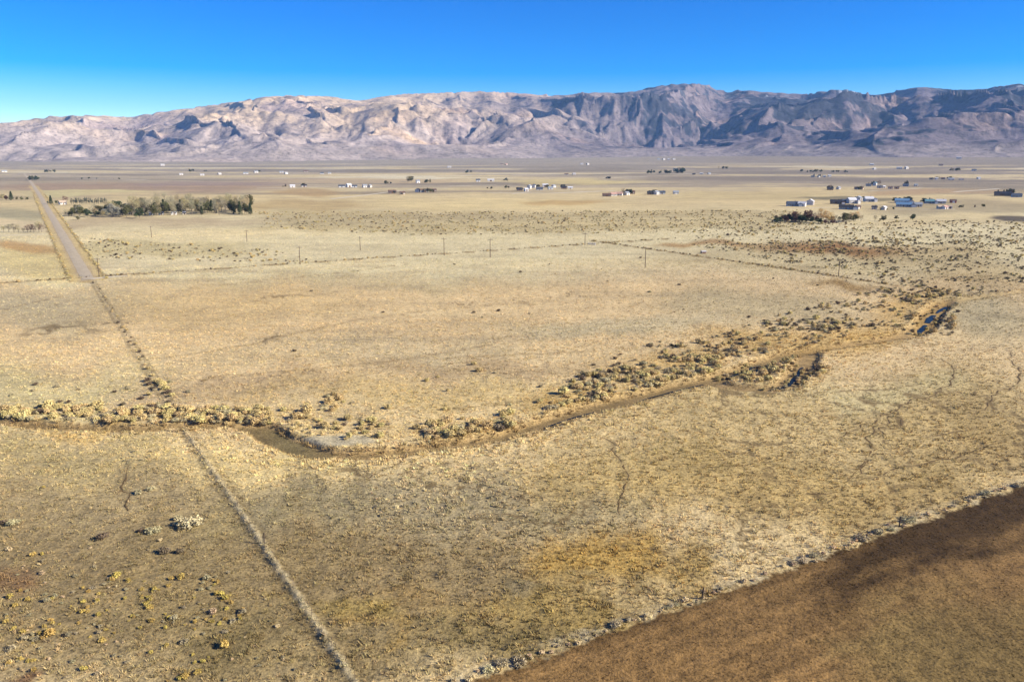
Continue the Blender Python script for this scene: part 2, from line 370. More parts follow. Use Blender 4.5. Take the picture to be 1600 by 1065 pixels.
    # pale flat of dried silt inside the bend, silt pans upstream
    q = np.hypot((wx * 0.25 + X * 0.75 - 535) / 68, (Y + n2 * 6 - 688) / 9); silt = 1 - sstep(0.8, 1.05, q); put(silt, alb(206, 188, 154))
    # track verges: yellow grass either side of the county road
    rd, rs = polyline_dist(x, y, ROAD); rd = rd + 1.5 * noise(x / 9, y / 9, 92)
    put((1 - sstep(6.5, 8, rd)) * (Y > 290) * 0.8, alb(222, 190, 128)); put((1 - sstep(0.5, 1.4, np.abs(rd - 7))) * (Y > 300) * 0.6 * sstep(-.4, .2, noise(x / 5, y / 5, 192)), alb(160, 128, 74))
    put((1 - sstep(3.2, 4.2, rd)) * 0.7, alb(206, 178, 140))
    grow = (1 - bare) * (1 - field) * (1 - silt) * (1 - bed) * (1 - (1 - sstep(5, 7, rd)))
    return C, grow, field

# ------------------------------------------------------------------ materials of the land
def land_material():
    k = NT('valley_floor'); geo = k.n('ShaderNodeNewGeometry'); P = geo.outputs['Position']
    at_ = k.n('ShaderNodeAttribute', attribute_name='land')
    fine = k.noise(P, 2.2, 5, 0.72); tuft = k.noise(P, 0.55, 4, 0.7); far_ = k.noise(P, 0.045, 6, 0.7)
    mp = k.n('ShaderNodeMapping'); mp.inputs['Scale'].default_value = (0.3, 1.0, 1.0); k.l(P, mp.inputs['Vector'])
    strk = k.noise(mp.outputs[0], 0.012, 6, 0.68)
    c = k.mix('MULTIPLY', 1.0, at_.outputs['Color'], k.ramp(fine, [(0.28, g3(0.52)), (0.5, g3(0.95)), (0.72, g3(1.3))]))
    c = k.mix('MULTIPLY', 1.0, c, k.ramp(tuft, [(0.3, g3(0.66)), (0.5, g3(1.03)), (0.7, g3(1.26))]))
    c = k.mix('MULTIPLY', 1.0, c, k.ramp(far_, [(0.3, g3(0.82)), (0.5, g3(1.0)), (0.7, g3(1.14))]))
    c = k.mix('MULTIPLY', 1.0, c, k.ramp(strk, [(0.3, (0.86, 0.85, 0.86)), (0.5, g3(1.0)), (0.7, (1.1, 1.08, 1.04))]))
    k.base(c); k.bump(k.math('ADD', fine, k.math('MULTIPLY', tuft, 1.6)), 0.55, 0.22); return k.m
M_LAND = land_material()

def build_ground():
    az_in = np.radians(np.linspace(-39, 39, 860)); az_out = np.radians(np.linspace(39, 321, 60))[1:-1]
    az = np.concatenate([az_in, az_out]); na = len(az)
    rr = [4.0, 12, 22, 32, 42]; r = 48.0
    while r < 12800:
        rr.append(r); r += min(1.45 * r * r / (52 * 800), 0.021 * r)
    rr.append(13000.0); rr = np.array(rr); nr = len(rr)
    A, R = np.meshgrid(az, rr); x = R * np.sin(A); y = R * np.cos(A)
    xf, yf = x.ravel(), y.ravel(); z = ground_h(xf, yf)
    V = np.stack([xf, yf, z], 1)
    i = np.arange(nr - 1)[:, None] * na; j = np.arange(na)[None, :]; j2 = (j + 1) % na
    F = np.stack([i + j, i + j2, i + na + j2, i + na + j], -1).reshape(-1, 4)[:, ::-1]
    # centre cap
    V = np.concatenate([V, [[0, 0, 0]]]); cap = np.stack([np.full(na, len(V) - 1), np.arange(na), (np.arange(na) + 1) % na, (np.arange(na) + 1) % na], 1)
    me = np_mesh('ground', V, F, M_LAND)
    C, grow, field = land(xf, yf, z); C = np.concatenate([C, [C[0]]])
    set_color(me, 'land', np.clip(C, 0.005, 0.9))
    o = bpy.data.objects.new('ground', me); COL.objects.link(o); tag(o, 'wide dry straw coloured valley floor with meadow, pasture and ploughed ground', kind='structure')
    return o
build_ground()

# ------------------------------------------------------------------ mountains
RIDGE = np.array([(-900, 235), (-500, 222), (-200, 208), (0, 197), (60, 190), (100, 184), (130, 182), (160, 181), (200, 182), (225, 184), (260, 178), (300, 172),
    (330, 168), (370, 162), (400, 158), (430, 152), (460, 150), (500, 150), (530, 151), (562, 157), (580, 157), (600, 152), (640, 147), (700, 145),
    (750, 143), (800, 145), (850, 149), (885, 149), (900, 145), (960, 145), (985, 143), (1000, 138), (1030, 133), (1060, 131), (1085, 132), (1105, 140),
    (1120, 145), (1140, 141), (1160, 143), (1200, 146), (1240, 148), (1270, 142), (1300, 141), (1320, 147), (1350, 149), (1380, 141), (1410, 137),
    (1440, 140), (1470, 142), (1500, 140), (1530, 136), (1550, 132), (1575, 137), (1600, 135), (1700, 140), (1900, 150), (2400, 175)], float)
_rx = np.arange(-900, 2400, 5.0); _ry = np.interp(_rx, RIDGE[:, 0], RIDGE[:, 1]); _k = np.hanning(41); _k /= _k.sum()
_rs = np.convolve(np.pad(_ry, 20, 'edge'), _k, 'valid')
def ridge_slope(az, soft=True):
    px = 800 + FPX * np.tan(az) * CP * 1.02
    py = np.interp(px, _rx, _rs) if soft else np.interp(px, RIDGE[:, 0], RIDGE[:, 1])
    u = (px - 800) / FPX; v = (532.5 - py) / FPX
    return (-SP_ + v * CP) / np.hypot(u, CP + v * SP_), px
def erode(x, y, dx, dy, s):
    ix, iy = np.floor(x), np.floor(y); fx, fy = x - ix, y - iy
    va = 0; vx = 0; vy = 0; wt = 0
    for i in range(-2, 2):
        for j in range(-2, 2):
            hx = _hash(ix - i, iy - j, s) * 0.5; hy = _hash(ix - i, iy - j, s + 99) * 0.5
            pxx, pyy = fx + i - hx, fy + j - hy
            w_ = np.exp(-2 * (pxx * pxx + pyy * pyy)); m = (pxx * dx + pyy * dy) * 2 * np.pi
            va = va + np.cos(m) * w_; sn = -np.sin(m) * w_; vx = vx + sn * dx; vy = vy + sn * dy; wt = wt + w_
    return va / wt, vx / wt, vy / wt
def mountain_field(az, R):
    x = R * np.sin(az); y = R * np.cos(az)
    sl, px = ridge_slope(az)
    def base(x, y):
        a = np.arctan2(x, y); r = np.hypot(x, y); s_, p_ = ridge_slope(a)
        wxx = x + 260 * noise(x / 1300, y / 1300, 201); wyy = y + 260 * noise(x / 1300, y / 1300, 202)
        r0 = 4700 + 350 * np.sin(a * 7 + 1) + 560 * noise(wxx / 1700, wyy / 1700, 203) + 160 * noise(wxx / 600, wyy / 600, 205)
        rc = 8300 + 500 * np.sin(a * 5)
        t = np.clip((r - r0) / (rc - r0), -0.3, 1.6)
        crest = 60 + rc * s_
        g = np.where(t < 1, 0.12 * t + 0.88 * np.clip(t, 0, 1) ** 1.6, 1 - 0.55 * (t - 1))
        rid = 1 - 2 * np.abs(fbm(wxx / 2100, wyy / 2100, 2, 204, 0.3))          # ridges
        rid2 = 0.6 * fbm(wxx / 950, wyy / 950, 4, 214, 0.45) + 0.5 * (0.5 - np.abs(fbm(wxx / 700 + 5, wyy / 700, 3, 224, 0.42)) * 2)
        env = sstep(0.0, 0.5, t) * np.clip((1.45 - t) * 1.2, 0, 1)
        h = crest * g + (rid - 0.5) * 280 * env + rid2 * 165 * env
        return h + np.where(t < 0, t * 160, 0), t
    h0, t = base(x, y); e = 25.0
    hx = (base(x + e, y)[0] - h0) / e; hy = (base(x, y + e)[0] - h0) / e
    env = np.clip(t * 2.6 - 0.12, 0, 1) * np.clip((1.5 - t) * 1.2, 0, 1)
    dx, dy = hy * 1.7, -hx * 1.7
    f, a = 1 / 620.0, 0.5; H_ = 0; Hx = 0; Hy = 0
    for k in range(5):
        v, vx, vy = erode(x * f, y * f, dx + Hy * 0.8, dy - Hx * 0.8, 300 + k)
        H_ = H_ + v * a; Hx = Hx + vx * a * (f * 620); Hy = Hy + vy * a * (f * 620)
        a *= 0.42; f *= 2.05
    h = h0 + H_ * 62 * env + 8 * fbm(x / 130, y / 130, 4, 330, 0.5) * env
    return x, y, h, t, px, sl
def build_mountains():
    az = np.radians(np.linspace(-45, 45, 1320)); R = np.concatenate([np.linspace(4100, 9300, 380), np.linspace(9350, 11500, 24)])
    A, RR = np.meshgrid(az, R); x, y, h, t, px, sl = mountain_field(A, RR)
    # settle each stretch of crest at its surveyed height
    top = ((h - CAM_H) / RR).max(0); want = ridge_slope(az, False)[0]; base0 = 40.0
    def smooth(v, n):
        kern = np.hanning(2 * n + 1); kern /= kern.sum(); return np.convolve(np.pad(v, n, 'edge'), kern, 'valid')
    rat = smooth(np.clip((want + 0.004) / (top + 0.004), 0.4, 2.2), 60)
    h = np.where(h > base0, base0 + (h - base0) * rat[None, :], h)
    for _ in range(3):
        top = ((h - CAM_H) / RR).max(0); add = smooth((want - top), 15)
        h = h + (add[None, :] * RR) * sstep(0.2, 1.0, t) 
    nr, na = h.shape; V = np.stack([x, y, h], -1).reshape(-1, 3)
    i = np.arange(nr - 1)[:, None] * na; j = np.arange(na - 1)[None, :]
    F = np.stack([i + j, i + j + 1, i + na + j + 1, i + na + j], -1).reshape(-1, 4)[:, ::-1]
    # cover: sage slopes, bare pink-tan rock and grass, juniper stands, old snow
    xs, ys, hh, pp = V[:, 0], V[:, 1], V[:, 2], px.ravel()
    n1 = fbm(xs / 900, ys / 900, 4, 341); n2 = fbm(xs / 260, ys / 260, 4, 342); n3 = fbm(xs / 90, ys / 90, 4, 343); n4 = fbm(xs / 1600, ys / 700, 4, 346)
    C = np.zeros((len(xs), 3)); C[:] = (0.37, 0.305, 0.265)
    def put(m, c): C[:] = C + (np.asarray(c) - C) * np.clip(m, 0, 1)[:, None]
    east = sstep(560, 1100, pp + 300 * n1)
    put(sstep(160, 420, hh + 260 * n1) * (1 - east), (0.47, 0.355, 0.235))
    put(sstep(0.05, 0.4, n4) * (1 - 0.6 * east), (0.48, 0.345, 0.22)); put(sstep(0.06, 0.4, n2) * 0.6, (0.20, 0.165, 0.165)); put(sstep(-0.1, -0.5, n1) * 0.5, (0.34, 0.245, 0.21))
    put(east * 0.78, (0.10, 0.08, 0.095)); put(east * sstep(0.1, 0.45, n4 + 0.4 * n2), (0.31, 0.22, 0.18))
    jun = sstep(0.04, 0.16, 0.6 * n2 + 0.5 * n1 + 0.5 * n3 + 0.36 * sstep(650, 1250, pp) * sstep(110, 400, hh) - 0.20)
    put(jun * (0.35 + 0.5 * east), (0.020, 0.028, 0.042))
    put(sstep(150, 70, hh + 60 * n2) * 0.8, (0.30, 0.25, 0.215))
    snow = sstep(0.2, 0.4, n3 + 0.5 * n2) * sstep(560, 680, hh) * sstep(1000, 1300, pp); put(snow * 0.6, (0.62, 0.66, 0.72))
    k = NT('mountain_slopes'); at_ = k.n('ShaderNodeAttribute', attribute_name='cover'); geo = k.n('ShaderNodeNewGeometry')
    nz = k.noise(geo.outputs['Position'], 0.011, 8, 0.78); n_b = k.noise(geo.outputs['Position'], 0.0045, 4, 0.6)
    c = k.mix('MULTIPLY', 1.0, at_.outputs['Color'], k.ramp(nz, [(0.3, g3(0.5)), (0.5, g3(1.0)), (0.7, g3(1.35))]))
    c = k.mix('MULTIPLY', 1.0, c, k.ramp(n_b, [(0.35, g3(0.85)), (0.65, g3(1.12))])); sp = k.noise(geo.outputs['Position'], 0.035, 3, 0.6); c = k.mix('MULTIPLY', 1.0, c, k.ramp(sp, [(0.34, g3(0.62)), (0.46, g3(1.0)), (0.75, g3(1.12))])); k.base(c)
    k.bump(nz, 0.8, 20.0)
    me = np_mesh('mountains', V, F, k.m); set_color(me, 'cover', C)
    o = bpy.data.objects.new('mountains', me); COL.objects.link(o)
    tag(o, 'long range of bare tan and blue shaded mountains behind the valley', kind='structure')
build_mountains()

def build_haze():
    k = bpy.data.materials.new('haze'); k.use_nodes = True; t = k.node_tree; t.nodes.clear()
    out = t.nodes.new('ShaderNodeOutputMaterial'); v = t.nodes.new('ShaderNodeVolumePrincipled')
    v.inputs['Color'].default_value = (0.27, 0.54, 1.0, 1); v.inputs['Density'].default_value = 2.9e-5; v.inputs['Anisotropy'].default_value = 0.0
    t.links.new(v.outputs[0], out.inputs['Volume'])
    X, Y0, Y1, Z0, Z1 = 13400, -13400, 13400, -60, 930
    vs = [(sx, sy, sz) for sz in (Z0, Z1) for sx, sy in ((-X, Y0), (X, Y0), (X, Y1), (-X, Y1))]
    o = mesh_obj('haze', vs, [(3, 2, 1, 0), (4, 5, 6, 7), (0, 1, 5, 4), (1, 2, 6, 5), (2, 3, 7, 6), (3, 0, 4, 7)], k)
    tag(o, 'thin pale blue haze over the valley', kind='stuff')
build_haze()
# ------------------------------------------------------------------ county road, ditch water, far lanes
def strip(name, pts, half, mat, lift=0.05, step=None, label=None, jag=0.0, kind='structure', taper=False):
    """ribbon of ground following the terrain, slightly crowned"""
    P = []
    for (a, b) in zip(pts[:-1], pts[1:]):
        n = max(1, int(math.hypot(b[0] - a[0], b[1] - a[1]) / (step or 12)))
        for k in range(n): P.append((a[0] + (b[0] - a[0]) * k / n, a[1] + (b[1] - a[1]) * k / n))
    P.append(pts[-1]); V, F = [], []; offs = (-1, -0.6, 0, 0.6, 1)
    for i, p in enumerate(P):
        q0, q1 = P[max(0, i - 1)], P[min(len(P) - 1, i + 1)]
        dx, dy = q1[0] - q0[0], q1[1] - q0[1]; L = math.hypot(dx, dy) or 1; nx, ny = -dy / L, dx / L
        hw = half * (1 + jag * (random.random() - 0.5)) * (math.sin(math.pi * (i + 0.35) / (len(P) - 0.3)) ** 0.5 if taper else 1)
        for o in offs:
            x, y = p[0] + nx * o * hw, p[1] + ny * o * hw
            V.append((x, y, gz(x, y) + lift * (1.4 - abs(o)) ))
    for i in range(len(P) - 1):
        for j in range(4):
            a = i * 5 + j; F.append((a, a + 5, a + 6, a + 1))
    ob = mesh_obj(name, V, F, mat, smooth=True); tag(ob, label, kind=kind); return ob
M_GRAVEL = flat_mat('grey_gravel', alb(208, 186, 158), 0.25, 0.35)
M_LANE = flat_mat('pale_dirt', alb(232, 214, 190), 0.15, 0.05)
strip('road', ROAD + [ground_at(44, 279)[:2], ground_at(38, 271)[:2]], 2.6, M_GRAVEL, 0.10, 14, 'grey gravel road running straight away past the tree grove', 0.12)
for pts, hw in (([(400, 294), (515, 292)], 4.5), ([(516, 311), (560, 306), (600, 301), (645, 296), (700, 294)], 3.2), ([(760, 301), (860, 302), (960, 298)], 5),
                ([(700, 291), (775, 289)], 5), ([(1365, 264), (1400, 264)], 7), ([(1490, 300), (1560, 295)], 5), ([(1225, 285), (1285, 285)], 5),
                ([(800, 273), (950, 271), (1120, 272)], 9), ([(120, 279), (230, 281)], 7), ([(940, 278), (1010, 276)], 8), ([(420, 279), (620, 275)], 8), ([(0, 368), (36, 367), (70, 366)], 1.1)):
    strip('dirt_lane', [ground_at(*p)[:2] for p in pts], hw, M_LANE, 0.12, 40, 'pale dirt lane crossing the far plain')
M_TRAIL = flat_mat('trodden_soil', alb(122, 98, 65), 0.35, 0.5)
for T in TRAILS: strip('cattle_trail', T, 0.17, M_TRAIL, 0.035, 0.9, 'thin dark cattle trail winding through the meadow', 0.9, taper=True)
for pts, hw in (([(1228, 326), (1262, 325), (1300, 324)], 2.0), ([(1300, 322), (1345, 320), (1390, 322)], 1.6), ([(1396, 327), (1440, 327), (1492, 327)], 1.8), ([(800, 303), (830, 299), (866, 299)], 2.0), ([(940, 309), (1000, 307), (1066, 305)], 1.8), ([(1336, 299), (1400, 297), (1440, 294)], 2.4), ([(140, 436), (165, 433), (205, 430)], 1.3)):
    strip('dirt_lane', [ground_at(*p)[:2] for p in pts], hw, M_LANE, 0.1, 12, 'pale dirt lane beside the houses' if pts[0][0] > 300 else 'pale dirt turn-off at the end of the gravel road', 0.3)
def water_material():
    k = NT('creek_water'); k.b.inputs['Roughness'].default_value = 0.25; k.b.inputs['Specular IOR Level'].default_value = 0.25
    k.b.inputs['IOR'].default_value = 1.09; k.b.inputs['Base Color'].default_value = (0.012, 0.02, 0.028, 1)
    geo = k.n('ShaderNodeNewGeometry'); k.bump(k.noise(geo.outputs['Position'], 3, 3), 0.12, 0.05); return k.m
M_WATER = water_material()
def pool(pts, half, drop, label):
    W = smooth_line([at(*p) for p in pts], 5); V, F = [], []
    zs = min(gz(*p) for p in W) + drop
    for i, p in enumerate(W):
        q0, q1 = W[max(0, i - 1)], W[min(len(W) - 1, i + 1)]
        dx, dy = q1[0] - q0[0], q1[1] - q0[1]; L = math.hypot(dx, dy) or 1
        hw = half * (0.35 + 0.65 * math.sin(math.pi * (i + 0.5) / len(W)) ** 0.6) * random.uniform(0.8, 1.15)
        V += [(p[0] - dy / L * hw, p[1] + dx / L * hw, zs), (p[0] + dy / L * hw, p[1] - dx / L * hw, zs)]
    for i in range(len(W) - 1): F.append((2 * i, 2 * i + 1, 2 * i + 3, 2 * i + 2))
    tag(mesh_obj('water', V, F, M_WATER), label, kind='structure')
pool([(1424, 521), (1433, 516), (1441, 510), (1447, 503)], 1.0, 0.12, 'dark blue pool at the near end of the creek bend at right')
pool([(1449, 500), (1454, 494), (1460, 488)], 1.15, 0.12, 'dark blue pool in the middle of the creek bend at right')
pool([(1464, 485), (1471, 480), (1480, 475)], 0.7, 0.12, 'thin dark pool at the far end of the creek bend at right')
pool([(1128, 588), (1150, 580), (1180, 568)], 0.6, 0.1, 'narrow strip of water in the creek bed')
pool([(1205, 606), (1228, 600), (1243, 586), (1254, 570)], 0.6, 0.1, 'thin dark water in the side channel among shrubs')
pool([(850, 662), (890, 648), (930, 637)], 0.35, 0.06, 'thin wet line along the creek bed')
pool([(1000, 620), (1060, 604), (1100, 595)], 0.35, 0.06, 'thin wet line along the upper creek bed')

# ------------------------------------------------------------------ grass: uncountable, one stuff object per kind of tuft
def tuft_material():
    k = NT('dry_grass'); a = k.n('ShaderNodeAttribute', attribute_name='tint', attribute_type='INSTANCER')
    k.base(a.outputs['Color']); k.b.inputs['Roughness'].default_value = 0.8
    return k.m
M_TUFT = tuft_material()
def tuft_proto(seed, n, rad, h, wid, lean):
    R_ = random.Random(seed); V, F = [], []
    for i in range(n):
        a = R_.uniform(0, 6.283); rr = rad * R_.random() ** 0.6; bx, by = rr * math.cos(a), rr * math.sin(a)
        l = lean * R_.uniform(0.3, 1.2); hh = h * R_.uniform(0.55, 1.1); t = R_.uniform(0, 3.14)
        wx, wy = wid * math.cos(t), wid * math.sin(t); k = len(V)
        V += [(bx - wx, by - wy, -0.04), (bx + wx, by + wy, -0.04), (bx + l * math.cos(a) * hh + wx * .3, by + l * math.sin(a) * hh + wy * .3, hh)]
        F.append((k, k + 1, k + 2))
    me = bpy.data.meshes.new('tuft'); me.from_pydata(V, [], F); me.materials.append(M_TUFT)
    return bpy.data.objects.new('tuft', me)
def scatter(name, P, scale, rot, idx, tint, protos, label):
    pc = bpy.data.collections.new(name + '_kinds')
    for i, p in enumerate(protos): p.name = '%s_kind_%02d' % (name, i); pc.objects.link(p)
    me = bpy.data.meshes.new(name); me.vertices.add(len(P)); me.vertices.foreach_set('co', P.astype(np.float32).ravel())
    set_float(me, 'size', scale); set_float(me, 'turn', rot)
    a = me.attributes.new('kind_index', 'INT', 'POINT'); a.data.foreach_set('value', idx.astype(np.int32)); set_color(me, 'tint', tint)
    o = bpy.data.objects.new(name, me); COL.objects.link(o)
    ng = bpy.data.node_groups.new(name, 'GeometryNodeTree')
    ng.interface.new_socket('Geometry', in_out='INPUT', socket_type='NodeSocketGeometry'); ng.interface.new_socket('Geometry', in_out='OUTPUT', socket_type='NodeSocketGeometry')
    N, L = ng.nodes, ng.links
    gi, go = N.new('NodeGroupInput'), N.new('NodeGroupOutput'); ip = N.new('GeometryNodeInstanceOnPoints')
    ci = N.new('GeometryNodeCollectionInfo'); ci.inputs['Collection'].default_value = pc; ci.inputs['Separate Children'].default_value = True; ci.inputs['Reset Children'].default_value = True
    def na(nm, t):
        q = N.new('GeometryNodeInputNamedAttribute'); q.data_type = t; q.inputs['Name'].default_value = nm; return q.outputs['Attribute']
    ip.inputs['Pick Instance'].default_value = True
    cx = N.new('ShaderNodeCombineXYZ'); L.new(na('turn', 'FLOAT'), cx.inputs['Z'])
    L.new(gi.outputs[0], ip.inputs['Points']); L.new(ci.outputs[0], ip.inputs['Instance']); L.new(na('kind_index', 'INT'), ip.inputs['Instance Index'])
    e2r = N.new('FunctionNodeEulerToRotation'); L.new(cx.outputs[0], e2r.inputs[0]); L.new(e2r.outputs[0], ip.inputs['Rotation'])
    L.new(na('size', 'FLOAT'), ip.inputs['Scale']); L.new(ip.outputs[0], go.inputs[0])
    md = o.modifiers.new('scatter', 'NODES'); md.node_group = ng
    tag(o, label, kind='stuff'); return o
def build_grass():
    def ring(r0, r1, dens, half=37):
        n = int(dens * math.radians(half) * (r1 * r1 - r0 * r0)); r = np.sqrt(RNG.random(n) * (r1 * r1 - r0 * r0) + r0 * r0)
        a = (RNG.random(n) * 2 - 1) * math.radians(half); return r * np.sin(a), r * np.cos(a)
    parts = [ring(62, 110, 5.0), ring(110, 170, 3.2), ring(170, 260, 1.9), ring(260, 420, 0.85), ring(420, 640, 0.30)]
    x = np.concatenate([p[0] for p in parts]); y = np.concatenate([p[1] for p in parts])
    z = ground_h(x, y); C, grow, field = land(x, y, z)
    X, Y = proj(x, y, z); r = np.hypot(x, y)
    clump = fbm(x / 3.0, y / 3.0, 3, 401); big = fbm(x / 26, y / 26, 3, 402)
    stub = (field > .9) & (RNG.random(len(x)) < 0.55)
    keep = RNG.random(len(x)) < grow * (0.50 + 0.9 * clump + 0.25 * big + 0.15)
    keep &= (grow > 0.35); keep |= stub
    x, y, z, C, X, Y, r, clump, stub = [q[keep] for q in (x, y, z, C, X, Y, r, clump, stub)]
    n = len(x)
    sc = (0.55 + 0.75 * RNG.random(n) ** 1.6) * (1 + 0.5 * clump) * np.interp(r, [60, 150, 300, 640], [0.9, 0.95, 0.95, 1.15])
    dep, bed, bank, sd_ = stream_depth(x, y)
    sc *= 1 + 0.6 * np.exp(-(bank / 6) ** 2) 
    # stubby ground in the grey pan, tall feathery grass in the gold patch
    sc *= 1 - 0.25 * np.exp(-(((X - 250) / 300) ** 2 + ((Y - 900) / 120) ** 2))
    vr = np.interp(r, [90, 170, 320], [0.75, 0.6, 0.35]); lum = 1.22 * (1 - vr / 2 + vr * RNG.random(n))
    sc = np.where(stub, 0.22 + 0.2 * RNG.random(n), sc); lum = np.where(stub, 0.55 + 0.85 * RNG.random(n), lum)
    lum = lum * (1 + 0.38 * noise(x / 1.0, y / 1.0, 403) * np.interp(r, [60, 200, 350], [1, .8, .3]))
    patch = np.exp(-(((X - 700) / 150) ** 2 + ((Y - 775) / 50) ** 2)); lum = np.where(RNG.random(n) < 0.5 * patch, lum * 1.45, lum); sc = sc * (1 + 0.35 * patch)
    T = np.clip(C * lum[:, None] * (1 + (RNG.random((n, 3)) - 0.5) * 0.10), 0.01, 0.85)
    protos = [tuft_proto(i, 13, 0.17, 0.34, 0.042, 0.75) for i in range(5)]
    scatter('grass', np.stack([x, y, z], 1), sc, RNG.random(n) * 6.283, RNG.integers(0, 5, n), T, protos, 'dry straw coloured grass tufts over the meadow')
build_grass()

# ------------------------------------------------------------------ shrubs
def leaf_cloud(R_, n, size, shape, squash=1.0):
    """n small leaf faces spread through a volume; shape() gives a point and an outward direction"""
    V, F = [], []
    for i in range(n):
        p, d = shape(); s = size * R_.uniform(0.6, 1.4)
        a = Vector((R_.gauss(0, 1), R_.gauss(0, 1), R_.gauss(0, 1) * squash)).normalized(); b = a.cross(d + Vector((R_.gauss(0, .4), R_.gauss(0, .4), R_.gauss(0, .4))))
        if b.length < 1e-3: continue
        b.normalize(); k = len(V)
        V += [p - a * s * 0.5 - b * s * 0.35, p + a * s * 0.5 - b * s * 0.2, p + b * s * 0.75]; F.append((k, k + 1, k + 2))
    return V, F
def tube(V, F, a, b, ra, rb, n=5):
    a, b = Vector(a), Vector(b); d = (b - a).normalized(); u = d.orthogonal().normalized(); v = d.cross(u); k = len(V)
    for c, r in ((a, ra), (b, rb)):
        for i in range(n):
            t = 6.2832 * i / n; V.append(c + u * (math.cos(t) * r) + v * (math.sin(t) * r))
    for i in range(n): F.append((k + i, k + (i + 1) % n, k + n + (i + 1) % n, k + n + i))
def shrub_meshes(seed, rad, h, n, leaf, lobes=5):
    R_ = random.Random(seed); L = []
    for i in range(lobes):
        a = 6.28 * i / lobes + R_.uniform(-.5, .5); q = rad * R_.uniform(0.15, 0.55)
        L.append((Vector((q * math.cos(a), q * math.sin(a), h * R_.uniform(0.3, 0.62))), rad * R_.uniform(0.38, 0.62), h * R_.uniform(0.32, 0.5)))
    def shape():
        c, r, hz = R_.choice(L)
        d = Vector((R_.gauss(0, 1), R_.gauss(0, 1), R_.gauss(0.25, 1))).normalized(); q = R_.random() ** 0.35
        p = c + Vector((d.x * r * q, d.y * r * q, d.z * hz * q)); p.z = max(p.z, 0.02); return p, d
    V, F = leaf_cloud(R_, n, leaf, shape)
    fo = bpy.data.meshes.new('foliage'); fo.from_pydata([tuple(v) for v in V], [], F)
    V, F = [], []
    for c, r, hz in L:
        tube(V, F, (R_.uniform(-.06, .06), R_.uniform(-.06, .06), -0.05), c, 0.035, 0.012, 4)
        for q in range(2): tube(V, F, c * 0.6, c + Vector((R_.uniform(-r, r), R_.uniform(-r, r), hz * R_.uniform(.2, .9))) * 0.7, 0.018, 0.006, 3)
    st = bpy.data.meshes.new('stem'); st.from_pydata([tuple(v) for v in V], [], F); return fo, st
def leaf_mat(name, col, rand=0.35, trans=0.0):
    k = NT(name); oi = k.n('ShaderNodeObjectInfo'); geo = k.n('ShaderNodeNewGeometry')
    nz = k.noise(geo.outputs['Position'], 1.7, 3, 0.6); tp = k.n('ShaderNodeTexCoord')
    c = k.mix('MULTIPLY', 1.0, tuple(col), k.ramp(nz, [(0.3, g3(0.72)), (0.7, g3(1.3))]))
    h_ = k.n('ShaderNodeHueSaturation'); k.l(c, h_.inputs['Color']); k.l(k.math('MULTIPLY_ADD', oi.outputs['Random'], rand, 1 - rand / 2), h_.inputs['Value'])
    rnd2 = k.math('FRACT', k.math('MULTIPLY', oi.outputs['Random'], 7.31)); k.l(k.math('MULTIPLY_ADD', rnd2, 0.03, 0.485), h_.inputs['Hue'])
    k.base(h_.outputs[0]); k.b.inputs['Roughness'].default_value = 0.75
    return k.m
M_STEM = flat_mat('woody_stem', (0.09, 0.065, 0.045), 0.3, 4)
KINDS = {  # radius, height, leaves, leaf size, colour
    'rabbitbrush': (0.62, 0.60, 260, 0.15, (0.42, 0.31, 0.085)), 'sagebrush': (0.75, 0.70, 300, 0.16, (0.33, 0.28, 0.16)),
    'willow_shrub': (1.15, 1.15, 620, 0.20, (0.52, 0.405, 0.175)), 'greasewood': (0.95, 0.95, 420, 0.17, (0.14, 0.105, 0.065)),
    'saltbush': (1.25, 0.75, 520, 0.17, (0.42, 0.355, 0.20)), 'tumbleweed': (0.5, 0.5, 190, 0.13, (0.56, 0.43, 0.24))}
LM = {k: leaf_mat(k + '_leaves', v[4]) for k, v in KINDS.items()}
SHR = {}
for kn, (ra, hh, nl, lf, col) in KINDS.items():
    SHR[kn] = []
    for sd_i in range(4):
        fo, st = shrub_meshes(hash_seed := (sum(map(ord, kn)) + 31 * sd_i), ra, hh, nl, lf); fo.materials.append(LM[kn]); st.materials.append(M_STEM); SHR[kn].append((fo, st))
def place_shrub(kind, x, y, s, label, group, parts=True, z=None, sz=1.0):
    fo, st = random.choice(SHR[kind]); z = gz(x, y) if z is None else z
    if parts:
        e = bpy.data.objects.new(kind, None); COL.objects.link(e); e.empty_display_size = 0.3
        for nm, me in (('foliage', fo), ('stem', st)):
            o = bpy.data.objects.new(nm, me); COL.objects.link(o); o.parent = e
    else:
        e = bpy.data.objects.new(kind, fo); COL.objects.link(e)
    e.location = (x, y, z - 0.03); e.scale = (s * random.uniform(.85, 1.2), s * random.uniform(.85, 1.2), s * sz * random.uniform(.85, 1.15)); e.rotation_euler = (0, 0, random.uniform(0, 6.28))
    return tag(e, label, 'shrub', group)
def in_poly(x, y, P):
    c = np.zeros(x.shape, bool); j = len(P) - 1
    for i in range(len(P)):
        (xi, yi), (xj, yj) = P[i], P[j]
        c ^= ((yi > y) != (yj > y)) & (x < (xj - xi) * (y - yi) / (yj - yi + 1e-12) + xi); j = i
    return c
def sample_area(poly, n, clump=0.0, clear=True):
    W = [at(*p) for p in poly]; xs, ys = zip(*W); x = np.zeros(0); y = np.zeros(0); tries = 0
    while len(x) < n and tries < 40:
        m = n * 6; a = RNG.uniform(min(xs), max(xs), m); b = RNG.uniform(min(ys), max(ys), m); k = in_poly(a, b, W)
        if clump: k &= (fbm(a / 16, b / 16, 3, 501) + 0.3 > clump * RNG.random(m))
        if clear: k &= stream_depth(a, b)[2] > 0.8
        x = np.concatenate([x, a[k]]); y = np.concatenate([y, b[k]]); tries += 1
    return list(zip(x[:n], y[:n]))
